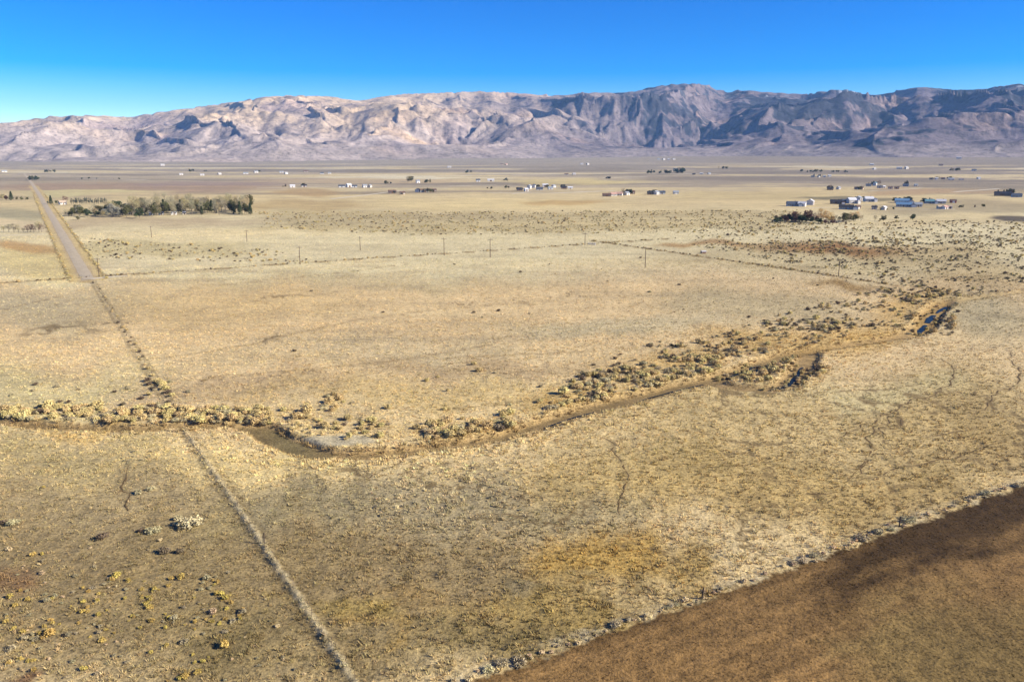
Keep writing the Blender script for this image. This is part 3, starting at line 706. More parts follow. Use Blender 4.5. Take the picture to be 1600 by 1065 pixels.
FAR = []                         # surplus shrubs, too many to count
def spread(poly, mix, n, s0, s1, clump=0.5, label=None, group=None):
    """mix: {kind: weight}; returns specs"""
    ks = list(mix); wts = [mix[k] for k in ks]; out = []
    for (x, y) in sample_area(poly, n, clump):
        k = random.choices(ks, wts)[0]; out.append((k, x, y, random.uniform(s0, s1) * (0.8 + 0.6 * random.random() ** 2), label, group))
    return out
SPEC = []
tanmix = {'willow_shrub': 6, 'saltbush': 3, 'sagebrush': 1.2, 'greasewood': 0.5}
SPEC += spread([(0, 634), (420, 640), (430, 664), (300, 660), (150, 660), (0, 652)], tanmix, 290, .6, 1.1, .2, 'tan leafless shrub in the dense line on the creek bank at left', 'shrubs on the left creek bank')
SPEC += spread([(0, 600), (300, 596), (300, 634), (0, 632)], {'sagebrush': 2, 'greasewood': 1}, 16, .5, .9, .2, 'dark low shrub scattered in the pasture left of the fence corner', 'scattered dark shrubs at left')
SPEC += spread([(222, 594), (254, 592), (280, 640), (240, 642)], {'greasewood': 2, 'willow_shrub': 2, 'sagebrush': 1}, 26, .6, 1.0, 0, 'shrub in the clump where the diagonal fence meets the creek', 'shrubs at the fence and creek')
SPEC += spread([(430, 640), (520, 615), (610, 655), (606, 692), (470, 682)], tanmix, 60, .5, .95, .3, 'straw coloured shrub beside the pale silt flat', 'shrubs around the silt flat')
SPEC += spread([(650, 668), (720, 652), (800, 640), (800, 668), (665, 690)], tanmix, 85, .6, 1.1, .3, 'rounded tan shrub on the middle creek bank', 'shrubs on the middle creek bank')
SPEC += spread([(830, 628), (900, 585), (1120, 552), (1130, 578), (960, 620), (850, 642)], tanmix, 300, .55, 1.1, .35, 'golden tan shrub in the thicket north of the curving creek', 'shrubs in the creek thicket')
SPEC += spread([(1030, 548), (1200, 500), (1330, 498), (1290, 535), (1180, 556), (1050, 578)], {'willow_shrub': 4, 'sagebrush': 3, 'greasewood': 1.5, 'saltbush': 2}, 210, .55, 1.0, .4, 'shrub on the rise north of the small water strip', 'shrubs above the water strip')
SPEC += spread([(1190, 500), (1390, 448), (1440, 462), (1425, 508), (1300, 530)], {'willow_shrub': 3, 'sagebrush': 4, 'greasewood': 2, 'saltbush': 1}, 200, .55, 1.0, .3, 'shrub on the slope left of the dark blue pool', 'shrubs left of the pool')
SPEC += spread([(1150, 578), (1270, 545), (1295, 575), (1262, 604), (1165, 610)], {'willow_shrub': 5, 'greasewood': 2, 'sagebrush': 1}, 58, .6, 1.05, .2, 'shrub crowding the side channel of the creek', 'shrubs by the side channel')
SPEC += spread([(1395, 450), (1500, 452), (1495, 525), (1440, 530), (1415, 505)], {'willow_shrub': 4, 'sagebrush': 3, 'greasewood': 2}, 80, .7, 1.2, .1, 'shrub crowding the banks of the dark blue pool', 'shrubs around the pool')
SPEC += spread([(1080, 384), (1600, 366), (1600, 460), (1480, 470), (1400, 442)], {'sagebrush': 6, 'greasewood': 2, 'willow_shrub': 1}, 1500, .45, 1.05, .7)
SPEC += spread([(1200, 379), (1430, 374), (1440, 396), (1220, 398)], {'greasewood': 2, 'willow_shrub': 2, 'sagebrush': 1}, 260, .5, 1.0, .4)
SPEC += spread([(385, 331), (1250, 329), (1280, 362), (620, 368), (410, 356)], {'sagebrush': 5, 'greasewood': 1.2, 'willow_shrub': 3, 'saltbush': 2}, 2300, .5, 1.1, .8)
SPEC += spread([(120, 372), (440, 392), (500, 410), (250, 408), (150, 402)], {'sagebrush': 5, 'greasewood': 2, 'willow_shrub': 2}, 260, .5, 1.05, .7)
SPEC += spread([(1100, 348), (1600, 344), (1600, 384), (1080, 384)], {'sagebrush': 5, 'greasewood': 2, 'willow_shrub': 2}, 1100, .5, 1.1, .8)
SPEC += spread([(300, 420), (1300, 395), (1400, 450), (1050, 560), (400, 600)], {'sagebrush': 1, 'greasewood': 1}, 24, .6, 1.1, 0, 'lone dark shrub dotting the open middle pasture', 'lone shrubs on the middle pasture')
SPEC += spread([(830, 610), (1000, 540), (1100, 520), (1060, 560), (900, 590)], {'sagebrush': 1, 'greasewood': 1}, 26, .6, 1.0, 0, 'dark low shrub on the meadow behind the creek thicket', 'dark shrubs behind the thicket')
SPEC += spread([(510, 600), (800, 560), (800, 640), (560, 650)], {'saltbush': 1, 'willow_shrub': 1}, 10, .5, .8, 0, 'low shrub on the meadow above the middle creek bank', 'low shrubs above the creek')
for pl, sp_ in (([(1425, 521), (1440, 511), (1450, 498), (1462, 486), (1478, 475)], 2.6), ([(1205, 606), (1228, 600), (1243, 586), (1254, 570)], 1.5), ([(1128, 588), (1150, 580), (1180, 568)], 1.4)):
    W_ = smooth_line([at(*p) for p in pl], 6)
    for (x, y) in W_:
        for sg in (-1, 1):
            if random.random() < .75: SPEC.append((random.choice(['willow_shrub', 'willow_shrub', 'greasewood', 'saltbush']), x + sg * sp_ * random.uniform(.6, 1.2), y + random.uniform(-1.5, 1.5), random.uniform(.4, .8), 'shrub leaning over the edge of the creek water', 'shrubs at the water edge'))
# along the straight fence lines
def along(pts, step, off, jit):
    out = []
    for (a, b) in zip(pts[:-1], pts[1:]):
        L = math.hypot(b[0] - a[0], b[1] - a[1]); n = int(L / step); nx, ny = -(b[1] - a[1]) / L, (b[0] - a[0]) / L
        for i in range(n):
            t = (i + random.uniform(-jit, jit)) / max(n, 1); o = off + random.gauss(0, 0.35); out.append((a[0] + (b[0] - a[0]) * t + nx * o, a[1] + (b[1] - a[1]) * t + ny * o))
    return out
for (x, y) in along(FENCE_A[:2], 4.2, 0.3, .5): SPEC.append((random.choice(['sagebrush', 'greasewood', 'willow_shrub']), x, y, random.uniform(.35, .75), 'small weed shrub strung along the far part of the diagonal fence', 'weeds along the diagonal fence'))
for (x, y) in along(FENCE_C, 2.6, 0.0, .5): SPEC.append((random.choice(['sagebrush', 'greasewood', 'willow_shrub', 'saltbush']), x, y, random.uniform(.35, .9), None, None))
for (x, y) in along(FENCE_D, 2.2, 0.0, .5): SPEC.append((random.choice(['sagebrush', 'greasewood', 'willow_shrub']), x, y, random.uniform(.4, .95), None, None))
for (x, y) in along(ROAD[:4], 3.0, 7.0, .5) + along(ROAD[:4], 3.4, -7.0, .5): SPEC.append((random.choice(['willow_shrub', 'sagebrush', 'saltbush']), x, y, random.uniform(.4, .9), None, None))
# keep the 300 largest of each kind as things of their own, the rest is scrub
byk = {}
for s in SPEC: byk.setdefault(s[0], []).append(s)
DEF = {'sagebrush': 'dark sagebrush dotting the dry flat', 'greasewood': 'blackish shrub dotting the dry flat', 'willow_shrub': 'tan shrub dotting the dry flat', 'saltbush': 'pale spreading shrub on the dry flat'}
NAMED = {}
for kn, L in byk.items():
    L.sort(key=lambda s: -s[3] / math.hypot(s[1], s[2]))
    keep = [s for s in L[:285] if s[4]]
    for s in keep:
        s_l = s[4]; adj = {'sagebrush': 'olive brown', 'greasewood': 'blackish', 'willow_shrub': 'golden tan', 'saltbush': 'pale straw'}[kn]; big = 'big' if s[3] > 1.0 else ('middling' if s[3] > .75 else 'small')
        for w_ in ('tan leafless', 'golden tan', 'straw coloured', 'rounded tan', 'dark low', 'lone dark', 'small weed', 'low'):
            if s_l.startswith(w_ + ' '): s_l = s_l[len(w_) + 1:]; break
        s_l = ('lone ' if 'lone' in s[4] else '') + big + ' ' + adj + ' ' + s_l
        NAMED[kn] = NAMED.get(kn, 0) + 1; place_shrub(kn, s[1], s[2], s[3], s_l, s[5], parts=True)
    FAR += [s for s in L if s not in keep]
def build_scrub():
    protos, off = [], {}
    for kn in SHR:
        off[kn] = len(protos)
        for fo, st in SHR[kn]: protos.append(bpy.data.objects.new('scrub', fo))
    x = np.array([s[1] for s in FAR]); y = np.array([s[2] for s in FAR]); n = len(FAR)
    scatter('scrub', np.stack([x, y, ground_h(x, y, False)], 1), np.array([s[3] for s in FAR]), RNG.random(n) * 6.28, np.array([off[s[0]] + random.randrange(4) for s in FAR]), np.ones((n, 3)), protos, 'countless small dark shrubs dotting the far flats')
build_scrub()
# the shrubs of the near left corner, one by one
NEAR = [('greasewood', 160, 842, 1.15, 'nearly black round shrub standing alone at left'), ('sagebrush', 216, 772, 1.0, 'dark shrub with a golden grass skirt, nearest to the creek at left'),
        ('saltbush', 236, 766, 0.75, 'golden low shrub touching the dark shrub nearest the creek'), ('saltbush', 298, 822, 1.75, 'largest pale grey green shrub mound of the left foreground'),
        ('sagebrush', 278, 812, 0.85, 'dark bush at the back edge of the largest pale mound'), ('greasewood', 281, 828, 0.6, 'small black bush at the front edge of the largest pale mound'),
        ('saltbush', 240, 832, 1.05, 'straw coloured low shrub just left of the largest pale mound'), ('greasewood', 219, 831, 0.55, 'small black bush at the left tip of the straw coloured low shrub'),
        ('greasewood', 259, 864, 0.95, 'black shrub, left one of the pair in front of the largest mound'), ('greasewood', 282, 864, 0.8, 'dark reddish brown shrub, right one of the pair in front of the largest mound'),
        ('tumbleweed', 250, 846, 0.8, 'small whitish tumbleweed between the black shrub and the pale mound'), ('saltbush', 20, 818, 0.95, 'tan shrub with a dark side near the left edge of the photo'),
        ('greasewood', 5, 818, 0.7, 'black bush at the very left edge above the pale clump'), ('tumbleweed', 14, 860, 1.1, 'pale clump with a black shadow side at the left edge'),
        ('tumbleweed', 142, 857, 0.6, 'tiny pale clump just below left of the lone black shrub'), ('rabbitbrush', 68, 762, 0.6, 'small yellowish shrub farthest back in the left foreground pasture'),
        ('rabbitbrush', 52, 868, 0.8, 'yellow green shrub below the pale clump at the left edge'), ('rabbitbrush', 66, 866, 0.6, 'smaller yellow green shrub right beside another near the left edge'),
        ('tumbleweed', 65, 897, 1.0, 'whitish dry clump standing alone amid the left foreground grass'), ('rabbitbrush', 182, 902, 1.15, 'bright yellow shrub at the back of the yellow shrub field'),
        ('rabbitbrush', 200, 908, 0.8, 'orange tinted yellow shrub right of the bright yellow one'), ('rabbitbrush', 283, 903, 1.0, 'pale yellow shrub below the black and reddish pair'),
        ('rabbitbrush', 268, 905, 0.7, 'small yellow shrub leaning on the pale yellow shrub'), ('rabbitbrush', 76, 992, 1.35, 'large golden yellow shrub near the left bottom corner'),
        ('tumbleweed', 332, 957, 1.1, 'whitish clump at the right end of the yellow shrub field'), ('rabbitbrush', 352, 935, 1.0, 'orange shrub at the right edge of the yellow shrub field'),
        ('tumbleweed', 434, 978, 0.8, 'pale tumbleweed near the fence in the lower left'), ('rabbitbrush', 350, 1010, 1.25, 'tall golden shrub nearest to the fence in the lower left')]
for kn, px, py, s, lb in NEAR:
    x, y = at(px, py); place_shrub(kn, x, y, s, lb, 'shrubs of the left foreground')
def SZ(x, y):
    px, py = proj(np.array(x), np.array(y)); return 'small ' + ('back row ' if py < 950 else 'middle row ' if py < 1005 else 'front row ') + ('leftmost ' if px < 90 else 'left ' if px < 190 else 'central ' if px < 280 else 'fence side ')
yl = sample_area([(0, 925), (160, 905), (330, 890), (385, 935), (375, 1000), (300, 1065), (0, 1062)], 150, 0.45)
for (x, y) in yl:
    place_shrub('rabbitbrush' if random.random() < .8 else 'sagebrush', x, y, random.uniform(.28, .8), SZ(x, y) + 'yellowish shrub in the lower left pasture', 'yellow shrubs of the lower left pasture')
for (x, y) in sample_area([(0, 880), (330, 850), (480, 1000), (500, 1065), (0, 1065)], 90, 0):
    place_shrub('tumbleweed' if random.random() < .4 else 'sagebrush', x, y, random.uniform(.25, .5), SZ(x, y) + 'dull low clump of the lower left pasture', 'tiny clumps of the lower left pasture')
def TW(x, y):
    px = float(proj(np.array(x), np.array(y))[0]); return 'bleached tumbleweed on the ploughed field edge, ' + ('near the bottom edge of the photo' if px < 900 else 'just left of the nearer dark post' if px < 1097 else 'just right of the nearer dark post' if px < 1250 else 'just left of the farther dark post' if px < 1405 else 'right of the farther dark post')
for (x, y) in along(FENCE_B[1:5], 0.9, -0.1, .5):
    if random.random() < .85 and math.hypot(x, y) < 330: place_shrub('tumbleweed' if random.random() < .8 else 'saltbush', x, y, random.uniform(.35, .95) * (0.8 if random.random() < .5 else 1.1), TW(x, y), 'tumbleweeds along the ploughed field', parts=False)
for (x, y) in along(FENCE_A[2:4], 1.6, 0.0, .5):
    if random.random() < .12: place_shrub('tumbleweed', x, y, random.uniform(.18, .4), 'little pale weed along the near part of the diagonal fence', 'pale weeds along the near fence', parts=False)
for (x, y) in sample_area([(580, 740), (700, 720), (840, 745), (830, 800), (700, 825), (560, 800)], 70, .5):
    place_shrub('tumbleweed' if random.random() < .6 else 'sagebrush', x, y, random.uniform(.3, .6), 'greyish clump in the mottled patch in the middle of the meadow', 'clumps of the mottled patch')
for (x, y) in sample_area([(190, 700), (245, 700), (245, 725), (190, 730)], 12, 0): place_shrub('sagebrush', x, y, random.uniform(.35, .6), 'small olive shrub just south of the creek at left', 'olive shrubs south of the creek')
# ------------------------------------------------------------------ trees
M_BARK = flat_mat('grey_bark', (0.20, 0.165, 0.13), 0.3, 1.2)
def limbs(R_, V, F, h, spread, n, base=0.22, r=0.22, twigs=3):
    tips = []
    tube(V, F, (0, 0, -0.3), (R_.uniform(-.2, .2), R_.uniform(-.2, .2), h * 0.55), r, r * 0.6, 6); tube(V, F, (0, 0, h * 0.55), (R_.uniform(-.4, .4), R_.uniform(-.4, .4), h * 0.92), r * 0.55, 0.04, 5)
    for i in range(n):
        z0 = h * R_.uniform(base, 0.7); a = R_.uniform(0, 6.28); l = spread * R_.uniform(0.6, 1.05) * (1.15 - 0.6 * z0 / h)
        p1 = Vector((l * math.cos(a), l * math.sin(a), z0 + l * R_.uniform(0.7, 1.5))); p1.z = min(p1.z, h * .95)
        tube(V, F, (0, 0, z0), p1, r * 0.38, 0.03, 4); tips.append(p1)
        for k in range(twigs):
            q = p1 * R_.uniform(0.55, 0.95); q.z = z0 + (p1.z - z0) * R_.uniform(.5, .9); e = q + Vector((R_.uniform(-1, 1), R_.uniform(-1, 1), R_.uniform(.4, 1.6))) * spread * .3
            tube(V, F, q, e, r * 0.14, 0.015, 3); tips.append(e)
    return tips
def tree_proto(kind, seed):
    R_ = random.Random(seed); V, F = [], []
    if kind == 'bare':          # leafless cottonwood: fine grey twigs round rising limbs
        h, sp = 15.0, 4.0; tips = limbs(R_, V, F, h, sp, 15, 0.15, 0.26); tips += [Vector((R_.gauss(0, sp * .32), R_.gauss(0, sp * .32), h * R_.uniform(.35, .95))) for _ in range(26)]
        def shape():
            c = R_.choice(tips); d = Vector((R_.gauss(0, 1), R_.gauss(0, 1), R_.gauss(.8, 1))).normalized(); return c + d * (1.5 * R_.random()), d
        n, size, thin = 1500, 0.62, 0.30
    elif kind == 'poplar':
        h, sp = 14.0, 1.7; tips = limbs(R_, V, F, h, sp, 16, 0.1, 0.2); tips += [Vector((R_.gauss(0, .7), R_.gauss(0, .7), h * R_.uniform(.15, .97))) for _ in range(30)]
        def shape():
            c = R_.choice(tips); d = Vector((R_.gauss(0, 1), R_.gauss(0, 1), R_.gauss(1, 1))).normalized(); return c + d * (0.9 * R_.random()), d
        n, size, thin = 1300, 0.5, 0.45
    elif kind == 'conifer':
        h, sp = 11.0, 2.6; tube(V, F, (0, 0, -.3), (0, 0, h * .95), .2, .03, 6); T = []
        for i in range(60):
            t = (i / 60) ** 0.8; z = h * (0.07 + 0.9 * t); a = i * 2.4 + R_.uniform(-.3, .3); l = sp * (1 - t) ** 0.85 * R_.uniform(.7, 1.1) + .15
            e = Vector((l * math.cos(a), l * math.sin(a), z - l * .12)); tube(V, F, (0, 0, z), e, .05, .01, 3); T.append((Vector((0, 0, z)), e))
        def shape():
            a, e = R_.choice(T); u = R_.random() ** .6; d = Vector((R_.gauss(0, 1), R_.gauss(0, 1), R_.gauss(.3, 1))).normalized(); return a + (e - a) * u + d * .28 * R_.random(), d
        n, size, thin = 2000, 0.46, 1.0
    elif kind == 'round':       # leafy round crown (olive, juniper)
        h, sp = 9.0, 3.2; tips = limbs(R_, V, F, h, sp, 11, 0.12, 0.2); L = [Vector((R_.gauss(0, sp * .38), R_.gauss(0, sp * .38), h * R_.uniform(.3, .82))) for _ in range(14)]
        def shape():
            c = R_.choice(L); d = Vector((R_.gauss(0, 1), R_.gauss(0, 1), R_.gauss(.2, 1))).normalized(); return c + d * (1.35 * R_.random() ** .4), d
        n, size, thin = 1900, 0.5, 1.0
    Vc, Fc = [], []
    for i in range(n):
        p, d = shape(); s = size * R_.uniform(.6, 1.4)
        a = (d + Vector((R_.gauss(0, .6), R_.gauss(0, .6), R_.gauss(.2, .6)))).normalized(); b = a.cross(Vector((R_.gauss(0, 1), R_.gauss(0, 1), R_.gauss(0, 1))))
        if b.length < 1e-3: continue
        b.normalize(); k = len(Vc); w_ = s * .42 * thin; Vc += [p - b * w_, p + b * w_, p + a * s]; Fc.append((k, k + 1, k + 2))
    me = bpy.data.meshes.new('crown'); me.from_pydata([tuple(v) for v in Vc], [], Fc); mt = bpy.data.meshes.new('trunk'); mt.from_pydata([tuple(v) for v in V], [], F); mt.materials.append(M_BARK)
    return me, mt, h
TM = {'grey': leaf_mat('grey_twigs', (0.31, 0.28, 0.18), .3), 'tan': leaf_mat('tan_twigs', (0.36, 0.30, 0.16), .3), 'gold': leaf_mat('gold_twigs', (0.55, 0.36, 0.13), .25),
      'green': leaf_mat('dark_needles', (0.055, 0.075, 0.035), .35), 'olive': leaf_mat('olive_leaves', (0.125, 0.12, 0.052), .35), 'silver': leaf_mat('silver_leaves', (0.30, 0.29, 0.23), .3),
      'maroon': leaf_mat('maroon_twigs', (0.13, 0.065, 0.05), .3), 'blue': leaf_mat('blue_needles', (0.05, 0.08, 0.07), .3)}
TP = {}
def get_tree(kind, mat):
    if (kind, mat) not in TP:
        L = []
        for s in range(3):
            me, mt, h = TPR[kind][s]; m2 = me.copy(); m2.materials.clear(); m2.materials.append(TM[mat]); L.append((m2, mt, h))
        TP[(kind, mat)] = L
    return random.choice(TP[(kind, mat)])
TPR = {k: [tree_proto(k, 900 + 17 * i + len(k)) for i in range(3)] for k in ('bare', 'poplar', 'conifer', 'round')}
NAMES = {'bare': 'cottonwood_tree', 'poplar': 'poplar_tree', 'conifer': 'conifer_tree', 'round': 'round_tree'}
def tree(kind, mat, px, py, hpx, label, group=None, wide=1.0):
    x, y, z = ground_at(px, py); hm = hpx * math.hypot(math.hypot(x, y), CAM_H - z) / FPX
    me, mt, h = get_tree(kind, mat); s = hm / h
    e = bpy.data.objects.new(NAMES[kind], None); COL.objects.link(e)
    for nm, m in (('crown', me), ('trunk', mt)):
        o = bpy.data.objects.new(nm, m); COL.objects.link(o); o.parent = e
    e.location = (x, y, z - .1); e.scale = (s * wide * random.uniform(.9, 1.15), s * wide * random.uniform(.9, 1.15), s); e.rotation_euler = (0, 0, random.uniform(0, 6.28))
    return tag(e, label, 'tree', group)
# the long grove by the road
G = 'trees of the long grove'
for i in range(115):
    t = i / 114; px = 205 + 188 * ((i * 0.618) % 1.0); back = random.random()
    base = 338 - 2.5 * (px - 205) / 188 - 12 * back; r_ = random.random()
    if r_ < .30: kind, mat, hp, lb = 'bare', 'grey', random.uniform(16, 24), 'leafless grey cottonwood in the long grove by the road'
    elif r_ < .50: kind, mat, hp, lb = 'bare', 'tan', random.uniform(17, 24), 'leafless tan cottonwood in the long grove by the road'
    elif r_ < .68: kind, mat, hp, lb = 'conifer', 'green', random.uniform(12, 20), 'dark conifer standing in the long grove by the road'
    else: kind, mat, hp, lb = 'round', 'olive', random.uniform(12, 20), 'olive green bushy tree in the long grove by the road'
    tree(kind, mat, px + random.uniform(-4, 4), base, hp, ('front ' if back < .33 else 'back ' if back > .66 else 'middle ') + lb, G, 1.0 if kind != 'bare' else .9)
for px, py, k, m, hp, lb in ((112, 337, 'round', 'olive', 11, 'leftmost olive bushy tree before the grove'), (125, 338, 'round', 'olive', 14, 'broad olive tree at the left front of the grove'), (137, 339, 'round', 'green', 12, 'dark green low tree at the left front of the grove'),
        (122, 344, 'round', 'olive', 6, 'small green bush tree on the verge before the grove'), (150, 337, 'round', 'tan', 11, 'brownish round tree left of the silver tree'), (160, 338, 'round', 'tan', 9, 'small brown tree left of the silver tree'),
        (177, 339, 'round', 'silver', 19, 'large silver grey round tree at the left end of the grove'), (186, 339, 'round', 'silver', 15, 'second silver grey tree right of the large silver tree'), (172, 336, 'round', 'blue', 16, 'dark blue green tree behind the silver tree'),
        (198, 339, 'round', 'olive', 18, 'olive tree right of the silver trees'), (218, 341, 'round', 'green', 15, 'dark round tree at the front of the grove'), (102, 337, 'bare', 'grey', 8, 'small bare tree at the roadside end of the grove')):
    tree(k, m, px, py, hp, lb, 'trees at the near end of the grove')
for i in range(34):
    px = 108 + 100 * ((i * .618) % 1); k, m, lb = random.choice([('round', 'olive', 'olive bushy'), ('round', 'green', 'dark green'), ('bare', 'grey', 'bare grey'), ('bare', 'tan', 'bare tan'), ('round', 'silver', 'silvery')])
    tree(k, m, px, 338 - random.uniform(0, 6), random.uniform(7, 13) + 5 * (px > 165), lb + ' tree in the low left part of the grove', 'low left part of the grove', 1.25)
for i in range(19): tree('poplar', 'blue', 112 + i * 3.05 + random.uniform(-.5, .5), 319.5, random.uniform(8, 11), ['leftmost', 'second', 'third'][i] + ' narrow dark tree from the left in the row behind the grove' if i < 3 else 'narrow dark tree in the straight row behind the grove', 'row of narrow trees', 1.0)
tree('conifer', 'green', 80, 319, 12, 'lone dark conifer right beside the gravel road', None, 1.25); tree('round', 'blue', 75, 318.5, 4, 'low dark bush tree at the foot of the lone roadside conifer'); tree('round', 'green', 88, 318.5, 5, 'small dark tree right of the lone roadside conifer'); tree('bare', 'maroon', 103, 319, 11, 'reddish brown bare tree between conifer and tree row', None, 1.2)
tree('conifer', 'green', 18, 313, 12, 'dark conifer left of the gravel road', None, 1.2); tree('round', 'maroon', 10, 313, 7, 'brown round tree left of the roadside conifer'); tree('round', 'tan', 4, 312, 8, 'tan tree at the far left edge of the photo')
for px in (27, 34, 43): tree('round', 'olive', px, 313, 5, 'small tree in the short row left of the gravel road', 'small trees left of the road')
for px, hp in ((6, 9), (14, 11), (22, 12), (29, 10), (43, 9), (48, 11), (53, 10), (61, 15), (65, 12), (37, 6)): tree('bare', random.choice(['maroon', 'tan', 'grey']), px, 363, hp, 'small brown bare tree along the pale bank left of the road', 'bare trees by the pale bank', 1.3)
# grove on the right with the dark thicket
G = 'trees of the right thicket'
for px, py, k, m, hp, w_, lb in ((1213, 343, 'round', 'maroon', 6, 1.5, 'low maroon tree at the left tip of the right thicket'), (1222, 344, 'bare', 'tan', 9, 1.4, 'pale bare tree second from the left in the right thicket'), (1233, 345, 'round', 'maroon', 10, 1.2, 'dark maroon tree left of the blackish big one'),
        (1243, 346, 'round', 'maroon', 13, 1.2, 'dark maroon round tree in the middle of the right thicket'), (1252, 347, 'round', 'green', 10, 1.3, 'low dark green tree in front of the maroon trees'), (1261, 346, 'round', 'maroon', 15, 1.25, 'largest blackish maroon tree of the right thicket'),
        (1270, 348, 'round', 'green', 8, 1.5, 'low dark tree right of the blackish maroon one'), (1282, 348, 'bare', 'gold', 18, 1.1, 'tall golden bare tree of the right thicket'), (1290, 348, 'bare', 'gold', 16, 1.1, 'second golden bare tree right of the tallest'), (1298, 349, 'bare', 'gold', 14, 1.1, 'third and lowest golden bare tree'),
        (1279, 349, 'round', 'green', 7, 1.6, 'dark low tree under the golden trees'), (1290, 350, 'round', 'maroon', 6, 1.6, 'dark low bush tree under the second golden tree'), (1301, 350, 'round', 'maroon', 6, 1.6, 'dark bush tree under the third golden tree'), (1317, 348, 'round', 'olive', 13, 1.2, 'olive green round tree right of the golden trees'),
        (1327, 347, 'bare', 'tan', 12, 1.2, 'pale tan bare tree right of the olive round tree'), (1336, 346, 'bare', 'tan', 11, 1.2, 'pale bare tree at the right end of the thicket'), (1380, 346, 'round', 'olive', 8, 1.2, 'olive tree standing apart right of the thicket'), (1367, 345, 'bare', 'tan', 7, 1.4, 'pale bare tree left of the olive tree apart'),
        (1345, 346, 'bare', 'tan', 8, 1.3, 'small pale bare tree past the end of the thicket'), (1401, 343, 'round', 'olive', 5, 1.4, 'small olive tree between two lone trees at right'), (1426, 344, 'round', 'green', 8, 1.1, 'lone dark round tree at the far right of the thicket')):
    tree(k, m, px, py, hp * 1.15, lb, G, w_)
for i in range(30):
    px = 1214 + 130 * ((i * .618) % 1); k, m, lb = random.choice([('round', 'maroon', 'low maroon'), ('bare', 'gold', 'low golden bare'), ('bare', 'tan', 'low tan bare'), ('round', 'olive', 'low olive')]) if px > 1275 else random.choice([('round', 'maroon', 'low maroon'), ('round', 'green', 'low dark green'), ('bare', 'maroon', 'low reddish bare')])
    tree(k, m, px, 348 - random.uniform(0, 5), random.uniform(6, 11) + (4 if m == 'gold' else 0), lb + ' tree filling the right thicket', 'undergrowth of the right thicket', 1.4)
# small trees round the far farmsteads: px, py, count, spread, height
for px, py, n, sp, hp, lb in ((78, 269, 9, 12, 3.5, 'distant left plain beyond the road'), (53, 281, 14, 14, 5, 'dark clump beside the far end of the road'), (298, 268, 5, 6, 4, 'foothill farm at left'), (320, 268, 2, 4, 3, 'foothill farm at left centre'), (447, 292, 4, 8, 4, 'farm at the left dirt lane'),
        (475, 292, 4, 5, 5, 'dark roofed farm at the left dirt lane'), (604, 287, 3, 4, 5, 'small knoll in the left middle distance'), (612, 287, 3, 4, 4, 'small knoll right of the first'), (641, 284, 5, 6, 8, 'tall clump in the centre left distance'), (668, 285, 6, 8, 5, 'long clump in the centre left distance'),
        (612, 302, 5, 8, 5, 'brown farm in the centre left'), (628, 304, 3, 4, 4, 'small yard in the centre left'), (670, 300, 7, 12, 6, 'farm with brown roofs in the centre left'), (732, 270, 5, 8, 4, 'plain behind the centre'), (790, 282, 5, 7, 4, 'far lane behind the centre'), (765, 295, 3, 6, 4, 'left edge of the big homestead'), (790, 294, 4, 7, 4, 'lane left of the big homestead'),
        (812, 297, 4, 6, 5, 'left end of the big homestead'), (848, 293, 7, 24, 5, 'big white homestead'), (880, 294, 4, 6, 5, 'right end of the big homestead'), (980, 303, 9, 12, 7, 'pink roofed farm'), (1018, 303, 6, 8, 6, 'farm right of the pink roofs'), (1035, 303, 3, 6, 5, 'right yard of that farm'),
        (1030, 271, 16, 28, 5, 'long tree belt behind the centre right'), (1060, 270, 10, 14, 7, 'tall end of the long tree belt'), (1130, 264, 6, 12, 4, 'foot of the mountains at centre right'), (950, 279, 3, 5, 4, 'far plain at centre'), (1265, 269, 10, 28, 4, 'dark belt at right'), (1310, 269, 8, 26, 3, 'dark belt end at right'),
        (1280, 276, 6, 16, 4, 'grey farm at right'), (1296, 296, 4, 5, 6, 'dark farm on the right plain'), (1345, 296, 5, 10, 5, 'teal farm on the right plain'), (1365, 289, 7, 16, 6, 'tall teal farm on the right plain'), (1415, 289, 5, 8, 6, 'blue roofed house on the right plain'), (1470, 280, 8, 26, 4, 'row of far houses at right'),
        (1490, 267, 7, 14, 4, 'dark patch at the far right'), (1570, 304, 9, 18, 7, 'dark farm at the right edge'), (1520, 324, 8, 40, 4, 'scrubby yard at the right edge'), (1318, 318, 6, 22, 5, 'row of white houses'), (1410, 316, 8, 22, 7, 'blue roofed house among dark trees'), (1450, 317, 7, 14, 7, 'white house beside dark green trees'),
        (1340, 313, 4, 18, 5, 'back of the row of white houses'), (1240, 321, 3, 14, 4, 'slate roofed house'), (405, 269, 3, 12, 3, 'foothill at left centre'), (150, 280, 7, 60, 2.5, 'faint field hedge at left'), (1380, 328, 6, 34, 4, 'front yard of the right houses')):
    for i in range(n):
        k = random.choice(['round', 'round', 'conifer', 'bare']); tree(k, {'round': random.choice(['green', 'olive', 'blue']), 'conifer': random.choice(['green', 'blue']), 'bare': random.choice(['grey', 'tan', 'maroon'])}[k], px + random.uniform(-.5, .5) * sp * 1.3, py + random.uniform(-.4, .6), hp * random.uniform(.65, 1.2),
             {'round': 'tiny rounded', 'conifer': 'tiny pointed dark', 'bare': 'tiny bare'}[k] + ' tree at the ' + lb, 'trees at the ' + lb, 1.3)

